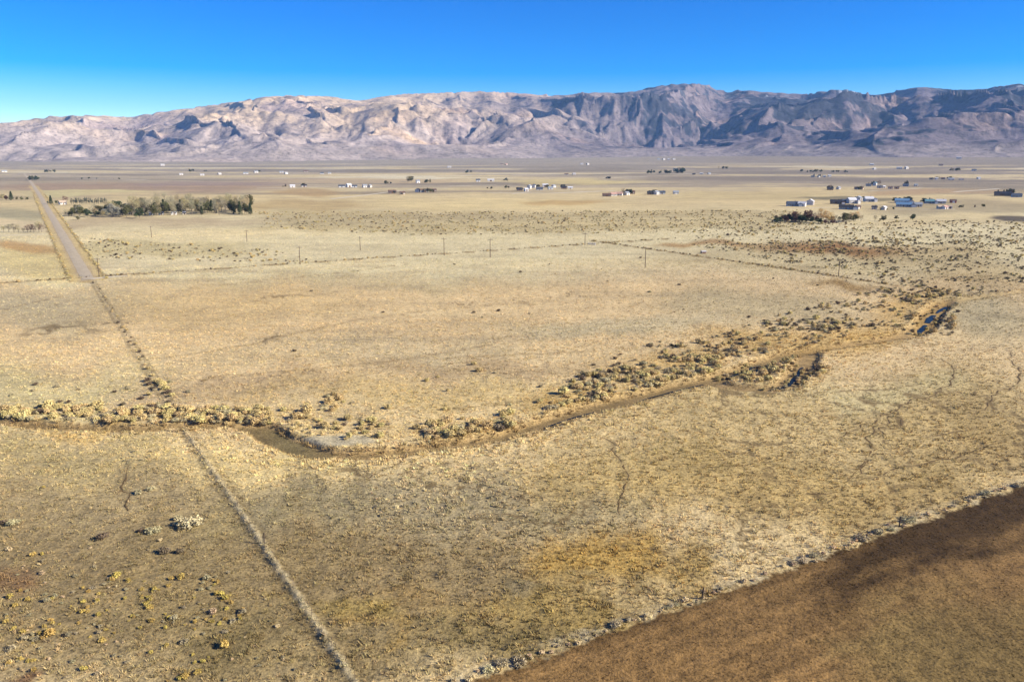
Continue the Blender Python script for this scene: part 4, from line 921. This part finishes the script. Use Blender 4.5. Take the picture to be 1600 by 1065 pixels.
# ------------------------------------------------------------------ houses
def box_vf(x0, x1, y0, y1, z0, z1):
    v = [(x0, y0, z0), (x1, y0, z0), (x1, y1, z0), (x0, y1, z0), (x0, y0, z1), (x1, y0, z1), (x1, y1, z1), (x0, y1, z1)]
    return v, [(3, 2, 1, 0), (4, 5, 6, 7), (0, 1, 5, 4), (1, 2, 6, 5), (2, 3, 7, 6), (3, 0, 4, 7)]
def mrg(*parts):
    V, F = [], []
    for v, f in parts:
        k = len(V); V += v; F += [tuple(i + k for i in q) for q in f]
    return V, F
HM = {}
def hmat(name, c, kind='paint'):
    if name not in HM: HM[name] = flat_mat(name, c, .15, .6, .7 if kind == 'paint' else .55, .3)
    return HM[name]
WALLS = {'offwhite': (.46, .43, .39), 'white': (.58, .56, .53), 'cream': (.62, .54, .42), 'tan': (.45, .35, .25), 'grey': (.40, .40, .40), 'brown': (.20, .13, .09), 'red': (.30, .09, .06), 'blue': (.22, .30, .38), 'pink': (.62, .46, .38)}
ROOFS = {'paleroof': (.42, .41, .40), 'slate': (.07, .085, .11), 'black': (.035, .035, .04), 'white': (.55, .555, .56), 'grey': (.26, .28, .30), 'brown': (.14, .09, .065), 'teal': (.11, .22, .25), 'blue': (.12, .22, .34), 'pink': (.48, .30, .23), 'tan': (.42, .33, .24)}
M_GLASS = flat_mat('window_glass', (.03, .04, .05), .1, 1, .15, .6); M_TRIM = flat_mat('white_trim', (.75, .74, .70), .1, 1); M_DOOR = flat_mat('door_paint', (.16, .10, .07), .2, 1)
def gable(w, d, h, rise, over=.5):
    """walls with gable ends (ridge along x) and a two-slope roof slab"""
    a, b = w / 2, d / 2
    wall = ([(-a, -b, -1), (a, -b, -1), (a, b, -1), (-a, b, -1), (-a, -b, h), (a, -b, h), (a, b, h), (-a, b, h), (-a, 0, h + rise), (a, 0, h + rise)],
            [(0, 1, 5, 4), (2, 3, 7, 6), (1, 2, 6, 9, 5), (3, 0, 4, 8, 7), (3, 2, 1, 0)])
    A, k = a + over, rise / b; lo = h - over * k; t = .18
    rv, rf = [], []
    for s in (-1, 1):
        i = len(rv); B = s * (b + over); q = .02
        rv += [(-A, B, lo + q), (A, B, lo + q), (A, s * .001, h + rise + q), (-A, s * .001, h + rise + q), (-A, B, lo + t), (A, B, lo + t), (A, s * .001, h + rise + t), (-A, s * .001, h + rise + t)]
        f = [(0, 1, 2, 3), (7, 6, 5, 4), (0, 4, 5, 1), (1, 5, 6, 2), (3, 7, 4, 0), (2, 6, 7, 3)]
        rf += [tuple(j + i for j in (x if s == 1 else x[::-1])) for x in f]
    return wall, (rv, rf)
def house(px, py, w, d, h, wall, roof, rot, label, style='house', detail=1, group=None):
    w, d, h = w * .74, d * .8, h * .9
    if py < 300: w, d = w * .8, d * .8
    if py < 283:
        h, w, d = h * .7, w * .82, d * .82
        if wall == 'white': wall = 'offwhite'
        if roof == 'white': roof = 'paleroof'
    x, y, z = ground_at(px, py); nm = {'house': 'house', 'barn': 'barn', 'shed': 'shed', 'trailer': 'trailer_home'}[style]
    e = bpy.data.objects.new(nm, None); COL.objects.link(e); rz = math.radians(rot) - math.atan2(x, y)
    e.location = (x, y, z); e.rotation_euler = (0, 0, rz)
    wm, rm = hmat(wall + '_siding', WALLS[wall]), hmat(roof + '_roofing', ROOFS[roof], 'roof')
    rise = d * (.30 if style != 'trailer' else .12); wl, rf = gable(w, d, h, rise, .5 if style != 'trailer' else .15)
    mesh_obj('wall', wl[0], wl[1], wm, e); r_o = mesh_obj('roof', rf[0], rf[1], rm, e)
    b = -d / 2
    def opening(nm, x0, x1, z0, z1, mat, pane=False):
        v, f = box_vf(x0, x1, b - .07, b + .05, z0, z1); o = mesh_obj(nm, v, f, mat, e)
        if pane:
            v, f = box_vf(x0 + .12, x1 - .12, b - .10, b - .02, z0 + .12, z1 - .12); mesh_obj('pane', v, f, M_GLASS, o)
    if style in ('house', 'trailer'):
        opening('door', -w * .06, -w * .06 + 1.0, 0, 2.1, M_DOOR)
        for q in ((-.38, -.22, .22, .38) if w > 9 else (-.34, .26)): opening('window', q * w - .75, q * w + .75, 1.0, 2.25, M_TRIM, detail > 0)
        if style == 'house':
            v, f = box_vf(w * .2, w * .2 + .8, .6, 1.4, h, h + rise + .7); mesh_obj('chimney', v, f, hmat('brick_chimney', (.25, .12, .08)), r_o)
        if detail > 1 and style == 'house':         # garage wing towards the front
            gw, gd = w * .38, d * .6; wl2, rf2 = gable(gd, gw, h * .92, gw * .28, .35); M2 = Matrix.Translation((w * .5 + gw * .30, b - gd * .20, 0)) @ Matrix.Rotation(math.pi / 2, 4, 'Z')
            o2 = mesh_obj('garage_wall', [M2 @ Vector(q) for q in wl2[0]], wl2[1], wm, e); mesh_obj('garage_roof', [M2 @ Vector(q) for q in rf2[0]], rf2[1], rm, e)
            yy = b - gd * .20 - gd / 2; v, f = box_vf(w * .5 + gw * .30 - gw * .36, w * .5 + gw * .30 + gw * .36, yy - .06, yy + .04, 0, 2.2); mesh_obj('garage_door', v, f, M_TRIM, o2)
    else:
        opening('door', -min(w * .22, 2), min(w * .22, 2), 0, min(3.2, h * .9), M_TRIM if wall != 'white' else M_DOOR)
        if w > 8: opening('window', w * .3 - .6, w * .3 + .6, 1.3, 2.2, M_TRIM, detail > 0)
    return tag(e, label, {'house': 'house', 'barn': 'barn', 'shed': 'shed', 'trailer': 'trailer'}[style], group)
HOUSES = [  # px, py, width, depth, wall height, wall, roof, turn, label, style, detail
    (1238, 322, 16, 10, 3, 'blue', 'slate', 8, 'slate roofed long house at the left end of the right house row', 'house', 2), (1253, 322.5, 10, 8, 3.6, 'white', 'white', -12, 'white barn right of the slate roofed long house', 'barn', 1), (1266, 320, 8, 9, 4.5, 'white', 'white', 78, 'tall white barn ending the left group of the row', 'barn', 1),
    (1306, 318.5, 16, 9, 2.9, 'brown', 'black', 5, 'low black roofed house left in the white house group', 'house', 2), (1319, 317.5, 11, 8, 3, 'grey', 'slate', 15, 'grey house between the black roof and the big white house', 'house', 1), (1330, 318, 12, 10, 4.8, 'white', 'white', 30, 'big white two storey house in the middle of the group', 'house', 2),
    (1341, 314, 9, 9, 4.2, 'white', 'grey', 70, 'white barn behind the big white house', 'barn', 1), (1357, 315, 13, 10, 4, 'white', 'white', 20, 'white house farthest right in the white house group', 'house', 2), (1322, 327, 18, 9, 2.8, 'blue', 'black', 4, 'long black roofed house in front of the white house group', 'house', 2), (1340, 326, 6, 5, 2.6, 'brown', 'brown', 40, 'small brown shed beside the long black roof', 'shed', 1),
    (1366, 327, 6, 5, 2.6, 'white', 'black', 10, 'tiny white house with dark roof in front at right', 'house', 0), (1381, 328, 5, 5, 3, 'cream', 'white', 60, 'tiny cream shed right of the tiny white house', 'shed', 0), (1409, 317, 20, 10, 3, 'grey', 'blue', 6, 'wide blue roofed house behind, among dark trees', 'house', 2), (1412, 323, 20, 10, 2.9, 'grey', 'blue', 3, 'front blue roofed house below the wide blue roof', 'house', 2),
    (1434, 323, 10, 8, 3, 'white', 'grey', 10, 'white house right of the front blue roofed house', 'house', 1), (1452, 318, 13, 9, 3, 'grey', 'teal', 12, 'teal roofed house in dark green trees', 'house', 2), (1470, 318, 13, 8, 3.2, 'white', 'white', 4, 'bright white house right of the teal roof', 'house', 1), (1489, 317, 8, 6, 3, 'red', 'brown', 15, 'red brown shed right of the bright white house', 'shed', 1),
    (1468, 326, 6, 5, 2.5, 'cream', 'tan', 30, 'left tan roofed shed of three in front of the white house', 'shed', 0), (1476, 326.5, 7, 5, 2.6, 'white', 'pink', 60, 'middle tan roofed shed of three in front of the white house', 'shed', 0), (1484, 326, 5, 5, 2.8, 'white', 'tan', 10, 'right tan roofed shed of three in front of the white house', 'shed', 0),
    (1566, 306, 26, 12, 3.4, 'brown', 'black', 5, 'long dark house at the right edge of the plain', 'house', 2), (1588, 308, 16, 10, 3, 'blue', 'slate', 12, 'slate roofed house at the very right edge', 'house', 1),
    (1297, 297, 14, 10, 3, 'brown', 'black', 10, 'dark house standing in the straw field at right', 'house', 1), (1310, 296, 9, 8, 3.6, 'white', 'grey', 60, 'white barn right of the dark house in the straw field', 'barn', 1), (1342, 296, 22, 9, 2.8, 'tan', 'brown', -12, 'long brown roofed barn on the right plain', 'barn', 1), (1357, 291, 14, 9, 3, 'grey', 'slate', 6, 'slate roofed house left of the tall white gable', 'house', 1), (1367, 290, 10, 9, 5.5, 'white', 'teal', 72, 'tall white gabled house on the right plain', 'house', 1),
    (1374, 294, 12, 8, 3, 'grey', 'slate', 8, 'grey house in front of the tall white gable', 'house', 0), (1381, 294, 6, 6, 3.4, 'white', 'white', 30, 'small white shed right of the tall gable', 'shed', 0), (1391, 295, 12, 7, 2.6, 'pink', 'brown', 4, 'pinkish low house on the right plain', 'house', 0), (1401, 295, 12, 7, 2.6, 'brown', 'brown', -4, 'brown low house right of the pinkish one', 'house', 0), (1415, 291, 15, 9, 3, 'blue', 'slate', 8, 'dark blue house standing apart on the right plain', 'house', 1), (1431, 291, 9, 7, 3, 'cream', 'grey', 20, 'cream house right of the dark blue house', 'house', 0),
    (1270, 277, 16, 12, 4, 'grey', 'slate', 10, 'grey far house, leftmost of the right hamlet', 'house', 0), (1279, 277, 12, 10, 5, 'white', 'slate', 60, 'white far house second in the right hamlet', 'house', 0), (1288, 277, 14, 10, 4.5, 'cream', 'grey', 5, 'cream far house third in the right hamlet', 'house', 0), (1296, 276, 16, 12, 4.5, 'white', 'white', 20, 'white far barn, rightmost of the right hamlet', 'barn', 0),
    (1455, 280.5, 16, 10, 4, 'brown', 'black', 5, 'dark far house at the left end of the far right row', 'house', 0), (1463, 280.5, 12, 10, 5, 'white', 'white', 20, 'white far barn second in the far right row', 'barn', 0), (1473, 280, 18, 10, 4, 'brown', 'brown', 0, 'brown far house in the far right row', 'house', 0), (1486, 281, 26, 12, 4, 'white', 'white', 2, 'long white far shed in the far right row', 'shed', 0), (1502, 281, 22, 12, 4, 'white', 'tan', 2, 'long pale far shed right of the white one', 'shed', 0), (1529, 280, 14, 12, 5, 'white', 'white', 30, 'lone white far barn at the right end of the row', 'barn', 0),
    (1362, 258, 30, 18, 6, 'white', 'white', 15, 'white house at the mountain foot left of the bright pair', 'house', 0), (1366, 265, 18, 14, 6, 'white', 'white', 40, 'small white house below the mountain foot lane', 'house', 0), (1405, 264, 34, 18, 7, 'white', 'white', 5, 'left one of the bright white pair at the mountain foot', 'house', 0), (1416, 264, 24, 16, 9, 'white', 'white', 50, 'right one of the bright white pair at the mountain foot', 'house', 0), (1470, 259, 30, 16, 6, 'tan', 'brown', 5, 'brown far house at the mountain foot', 'house', 0), (1498, 248, 46, 20, 9, 'white', 'white', 5, 'bright white long house high at the mountain foot', 'house', 0),
    (1522, 267, 24, 14, 5, 'grey', 'slate', 20, 'grey far house right of the dark patch', 'house', 0), (812, 298, 15, 10, 3, 'brown', 'black', 5, 'black roofed house at the left end of the big homestead', 'house', 1), (822, 299, 9, 8, 4, 'white', 'white', 30, 'white shed in front of the big homestead', 'shed', 0), (827, 295, 11, 9, 5.5, 'white', 'grey', 65, 'tall white gable of the big homestead', 'house', 1), (834, 293.5, 12, 9, 5, 'white', 'slate', 75, 'second white gable of the big homestead', 'house', 1),
    (843, 297, 18, 9, 3, 'grey', 'slate', 5, 'slate roofed wing in front of the white gables', 'house', 1), (852, 292, 16, 10, 4, 'white', 'white', 4, 'long white barn behind the big homestead', 'barn', 1), (860, 296, 13, 9, 3, 'grey', 'grey', 15, 'grey house in the big homestead', 'house', 0), (865, 293, 10, 8, 3.5, 'white', 'grey', 50, 'small white house at the right of the big homestead', 'house', 0), (881, 295, 15, 9, 3, 'brown', 'black', 3, 'dark roofed house right of the big homestead', 'house', 1), (891, 295.5, 13, 8, 3, 'cream', 'white', 5, 'pale low house ending the big homestead', 'house', 0),
    (948, 307, 15, 8, 2.8, 'brown', 'brown', 5, 'brown roofed house left of the pink roofs', 'house', 1), (958, 306, 11, 9, 3, 'white', 'pink', 20, 'left pink roofed house in the centre plain', 'house', 1), (967, 305.5, 13, 9, 3, 'white', 'pink', -8, 'right pink roofed house in the centre plain', 'house', 1), (979, 305, 9, 8, 3.4, 'cream', 'grey', 50, 'cream house right of the pink roofs', 'house', 0), (987, 303, 11, 9, 3, 'brown', 'brown', 10, 'brown house in the trees right of the pink roofs', 'house', 0), (1016, 304, 11, 9, 3, 'brown', 'black', 5, 'black roofed house of the small centre right farm', 'house', 1), (1025, 304, 10, 8, 4, 'white', 'grey', 60, 'white gable of the small centre right farm', 'house', 1),
    (1034, 303.5, 12, 9, 3, 'grey', 'slate', 10, 'grey house of the small centre right farm', 'house', 0), (1056, 303, 10, 8, 3, 'grey', 'grey', 10, 'lone grey shed right of the small farm', 'shed', 0), (885, 273.5, 22, 12, 4, 'cream', 'brown', 3, 'cream far house on the centre lane', 'house', 0), (897, 273, 16, 12, 5, 'white', 'white', 20, 'white far house on the centre lane', 'house', 0), (909, 257.5, 26, 16, 7, 'white', 'white', 10, 'left of two white specks at the mountain foot in the centre', 'house', 0), (918, 257.5, 24, 16, 8, 'white', 'white', 50, 'right of two white specks at the mountain foot in the centre', 'house', 0),
    (1029, 250, 30, 18, 8, 'white', 'grey', 10, 'leftmost of four white houses high at the mountain foot', 'house', 0), (1037, 250, 28, 18, 9, 'white', 'white', 40, 'second of four white houses high at the mountain foot', 'house', 0), (1045, 250, 28, 18, 8, 'white', 'white', 5, 'third of four white houses high at the mountain foot', 'house', 0), (1053, 250, 26, 18, 8, 'cream', 'white', 20, 'rightmost of four white houses high at the mountain foot', 'house', 0), (951, 279, 18, 12, 4, 'brown', 'black', 3, 'dark lone house on the far centre plain', 'house', 0),
    (1055, 266, 24, 16, 7, 'white', 'grey', 30, 'white house behind the long tree belt', 'house', 0), (1084, 273, 18, 10, 4, 'brown', 'black', 5, 'dark house right of the long tree belt', 'house', 0), (1096, 272.5, 20, 12, 4.5, 'white', 'white', 5, 'white house right of the dark house by the tree belt', 'house', 0), (1108, 272.5, 16, 12, 5, 'white', 'grey', 30, 'white house at the end of the tree belt lane', 'house', 0), (613, 302, 15, 9, 3, 'brown', 'brown', 5, 'brown house in the left middle distance', 'house', 1), (629, 304, 9, 7, 3, 'tan', 'brown', 10, 'small tan house right of the brown house', 'house', 0),
    (653, 300, 9, 8, 3.6, 'white', 'black', 60, 'white gable left in the brown roofed farm', 'house', 1), (660, 300, 10, 8, 3.2, 'white', 'brown', 15, 'white house second in the brown roofed farm', 'house', 1), (668, 300, 13, 9, 3, 'brown', 'black', 5, 'black roofed barn in the brown roofed farm', 'barn', 1), (678, 299.5, 12, 9, 3, 'brown', 'brown', 3, 'brown house at the right of the brown roofed farm', 'house', 0), (653, 286, 12, 10, 5, 'white', 'grey', 20, 'small white house beside the tall clump', 'house', 0),
    (534, 293, 18, 10, 3, 'grey', 'slate', 4, 'slate roofed house left in the small white hamlet', 'house', 0), (545, 292.5, 14, 10, 5, 'white', 'white', 30, 'bright white barn in the small white hamlet', 'barn', 1), (554, 293, 14, 9, 3, 'grey', 'slate', 5, 'grey house right in the small white hamlet', 'house', 0), (570, 293, 12, 9, 4, 'white', 'grey', 20, 'white house right of the small hamlet', 'house', 0), (578, 293, 10, 8, 4, 'cream', 'grey', 60, 'cream house ending the small hamlet', 'house', 0), (457, 293, 14, 9, 3.5, 'white', 'white', 5, 'white house on the left dirt lane', 'house', 0), (475, 292.5, 16, 10, 3, 'brown', 'black', 5, 'black roofed house on the left dirt lane', 'house', 0),
    (440, 270, 26, 14, 5, 'white', 'grey', 5, 'white far house left in the left foothill hamlet', 'house', 0), (447, 272, 20, 14, 6, 'white', 'white', 30, 'white far barn in the left foothill hamlet', 'barn', 0), (478, 269, 28, 14, 5, 'brown', 'brown', 5, 'brown far house in the left foothill hamlet', 'house', 0), (503, 272, 20, 14, 5, 'grey', 'slate', 5, 'grey far house in the left foothill hamlet', 'house', 0), (515, 272, 18, 14, 5, 'cream', 'grey', 5, 'cream far house right in the left foothill hamlet', 'house', 0), (702, 262, 30, 16, 6, 'white', 'white', 8, 'lone white far house at the mountain foot left of centre', 'house', 0),
    (747, 284, 14, 10, 4.5, 'grey', 'slate', 10, 'grey far house left of the long white shed', 'house', 0), (767, 283.5, 24, 10, 4, 'white', 'white', 2, 'long white far shed behind the centre', 'shed', 0), (784, 258, 26, 14, 6, 'tan', 'brown', 5, 'tan far house at the mountain foot in the centre', 'house', 0), (791, 258, 22, 14, 6, 'brown', 'pink', 40, 'brown far house at the mountain foot in the centre', 'house', 0), (254, 259, 34, 18, 8, 'white', 'white', 10, 'lone bright white house on the left foothill', 'house', 0), (283, 273.5, 20, 12, 5, 'white', 'white', 10, 'white speck of a house below the left foothill trees', 'house', 0), (316, 274.5, 22, 12, 5, 'white', 'white', 5, 'white house on the far left lane', 'house', 0),
    (343, 273, 18, 12, 6, 'white', 'white', 30, 'white house right on the far left lane', 'house', 0), (384, 272, 30, 14, 5, 'white', 'grey', 5, 'long whitish house in the left foothill settlement', 'house', 0), (400, 270, 26, 14, 6, 'white', 'grey', 25, 'whitish house right in the left foothill settlement', 'house', 0), (7, 269, 30, 16, 6, 'white', 'grey', 5, 'whitish house at the left edge of the far plain', 'house', 0), (98, 319.5, 9, 7, 3, 'white', 'tan', 15, 'small white house beside the reddish bare tree', 'house', 1),
    (236, 336, 4.5, 3.2, 2.5, 'white', 'white', 4, 'leftmost white trailer parked under the grove', 'trailer', 1), (252, 335.5, 6, 3.4, 2.6, 'white', 'white', 2, 'second white trailer parked under the grove', 'trailer', 1), (272, 335.5, 7, 3.4, 2.6, 'white', 'grey', -3, 'third white trailer parked under the grove', 'trailer', 1), (288, 335, 4, 3.2, 2.5, 'cream', 'white', 3, 'rightmost cream trailer parked under the grove', 'trailer', 1)]
for hrow in HOUSES: house(*hrow)

# ------------------------------------------------------------------ power poles
M_POLE = flat_mat('creosote_wood', (.13, .095, .065), .3, 2); M_CER = flat_mat('ceramic', (.35, .36, .36), .1, 2, .3, .5)
def power_pole(px, py, hm, label):
    x, y, z = ground_at(px, py); e = bpy.data.objects.new('power_pole', None); COL.objects.link(e); e.location = (x, y, z)
    V, F = [], []; tube(V, F, (0, 0, -.5), (0, 0, hm), .19, .13, 8); F.append(tuple(range(len(V) - 8, len(V)))); mesh_obj('pole', V, F, M_POLE, e)
    v, f = box_vf(-1.3, 1.3, -.20, -.09, hm - .75, hm - .58); arm = mesh_obj('crossarm', v, f, M_POLE, e)
    for q in (-1.15, -.5, 1.15):
        V, F = [], []; tube(V, F, (q, -.145, hm - .585), (q, -.145, hm - .40), .05, .07, 6); tube(V, F, (q, -.145, hm - .40), (q, -.145, hm - .30), .07, .03, 6); mesh_obj('insulator', V, F, M_CER, arm)
    e.rotation_euler = (0, 0, math.radians(6)); return tag(e, label, 'power pole', 'power poles across the pasture')
for px, py, hm, lb in ((155, 432, 8.5, 'wooden power pole at the end of the gravel road'), (237, 371, 7.5, 'wooden power pole in front of the grove, left one'), (386, 378, 7.5, 'wooden power pole in front of the right end of the grove'), (469, 413, 9.0, 'wooden power pole second from the left on the pasture line'),
        (563, 391, 8.0, 'wooden power pole behind the fence, left of the tall pair'), (694, 399, 9.5, 'left one of the tall pair of power poles in mid pasture'), (766, 402, 10, 'right one of the tall pair of power poles in mid pasture'), (914, 383, 7.5, 'wooden power pole beside the white gate'), (1008, 418, 10, 'tallest wooden power pole right of the white gate'), (1310, 432, 8, 'wooden power pole above the scrub at right')):
    power_pole(px, py, hm, lb)

# ------------------------------------------------------------------ fences and gate
M_STEEL = flat_mat('rusty_steel', (.11, .07, .05), .3, 5, .6, .4); M_WIRE = flat_mat('fence_wire', (.20, .18, .16), .1, 3, .5, .5); M_OLD = flat_mat('old_post_wood', (.075, .055, .04), .3, 4)
_tp, _tf = [], []; tube(_tp, _tf, (0, 0, -.3), (0, 0, 1.25), .028, .028, 4); _tf.append((4, 5, 6, 7)); TPOST = bpy.data.meshes.new('post'); TPOST.from_pydata([tuple(v) for v in _tp], [], _tf); TPOST.materials.append(M_STEEL)
_tp, _tf = [], []; tube(_tp, _tf, (0, 0, -.4), (0.05, 0, 1.55), .11, .09, 7); _tf.append(tuple(range(7, 14))); WPOST = bpy.data.meshes.new('post'); WPOST.from_pydata([tuple(v) for v in _tp], [], _tf); WPOST.materials.append(M_OLD)
def wire_fence(pts, step, label, wood=(), limit=290):
    e = bpy.data.objects.new('wire_fence', None); COL.objects.link(e); P = []
    for (a, b) in zip(pts[:-1], pts[1:]):
        L = math.hypot(b[0] - a[0], b[1] - a[1]); n = max(1, int(L / step))
        for i in range(n): P.append((a[0] + (b[0] - a[0]) * i / n, a[1] + (b[1] - a[1]) * i / n))
    P.append(pts[-1]); P = P[:limit]; e.location = (P[0][0], P[0][1], 0); ox, oy = P[0]
    def add(me, x, y):
        o = bpy.data.objects.new('post', me); COL.objects.link(o); o.parent = e; o.location = (x - ox, y - oy, gz(x, y)); o.rotation_euler = (random.gauss(0, .04), random.gauss(0, .04), random.uniform(0, 6))
    for x, y in P: add(TPOST, x, y)
    for q in wood: add(WPOST, *at(*q))
    for zz in (.45, .8, 1.12):
        V, F = [], []
        for (a, b) in zip(P[:-1], P[1:]): tube(V, F, (a[0] - ox, a[1] - oy, gz(*a) + zz), (b[0] - ox, b[1] - oy, gz(*b) + zz), .005, .005, 3)
        mesh_obj('wire', V, F, M_WIRE, e)
    return tag(e, label, 'fence')
wire_fence(FENCE_A[:4], 6.5, 'wire fence running diagonally down the left of the photo', wood=((413, 851), (272, 642)))
wire_fence(FENCE_B[1:5], 6.0, 'wire fence along the edge of the ploughed field', wood=((1405, 822), (1097, 934)))
wire_fence(FENCE_C[1:3], 8.0, 'wire fence across the back of the middle pasture')
wire_fence(FENCE_D, 8.0, 'wire fence slanting away from the white gate to the right')
def gate(px, py, w, label):
    x, y, z = ground_at(px, py); e = bpy.data.objects.new('gate', None); COL.objects.link(e); e.location = (x, y, z); e.rotation_euler = (0, 0, math.radians(-20)); m = hmat('white_pipe', (.72, .70, .68))
    for q in (-w / 2, w / 2):
        V, F = [], []; tube(V, F, (q, 0, -.3), (q, 0, 1.6), .12, .12, 6); F.append(tuple(range(6, 12))); mesh_obj('post', V, F, m, e)
    for k in range(5):
        V, F = [], []; zz = .3 + .26 * k; tube(V, F, (-w / 2, 0, zz), (w / 2, 0, zz), .06, .06, 5); mesh_obj('rail', V, F, m, e)
    for q in (-w * .2, w * .2):
        V, F = [], []; tube(V, F, (q, -.08, .25), (q, -.08, 1.4), .04, .04, 5); mesh_obj('brace', V, F, m, e)
    return tag(e, label, 'gate')
gate(925, 383, 4.2, 'small white pipe gate where two pasture fences meet')
# small shelter at the slanting fence
def trough_shelter(px, py):
    x, y, z = ground_at(px, py); e = bpy.data.objects.new('shelter', None); COL.objects.link(e); e.location = (x, y, z); e.rotation_euler = (0, 0, math.radians(12))
    wl, rf = gable(2.6, 1.8, 1.1, .45, .12); mesh_obj('wall', wl[0], wl[1], hmat('brown_siding', WALLS['brown']), e); mesh_obj('roof', rf[0], rf[1], hmat('paleroof_roofing', ROOFS['paleroof'], 'roof'), e)
    v, f = box_vf(-.5, .5, -.96, -.86, 0, 1.0); mesh_obj('door', v, f, M_DOOR, e); return tag(e, 'tiny dark shelter with a whitish roof beyond the slanting fence', 'shelter')
trough_shelter(1099, 396)
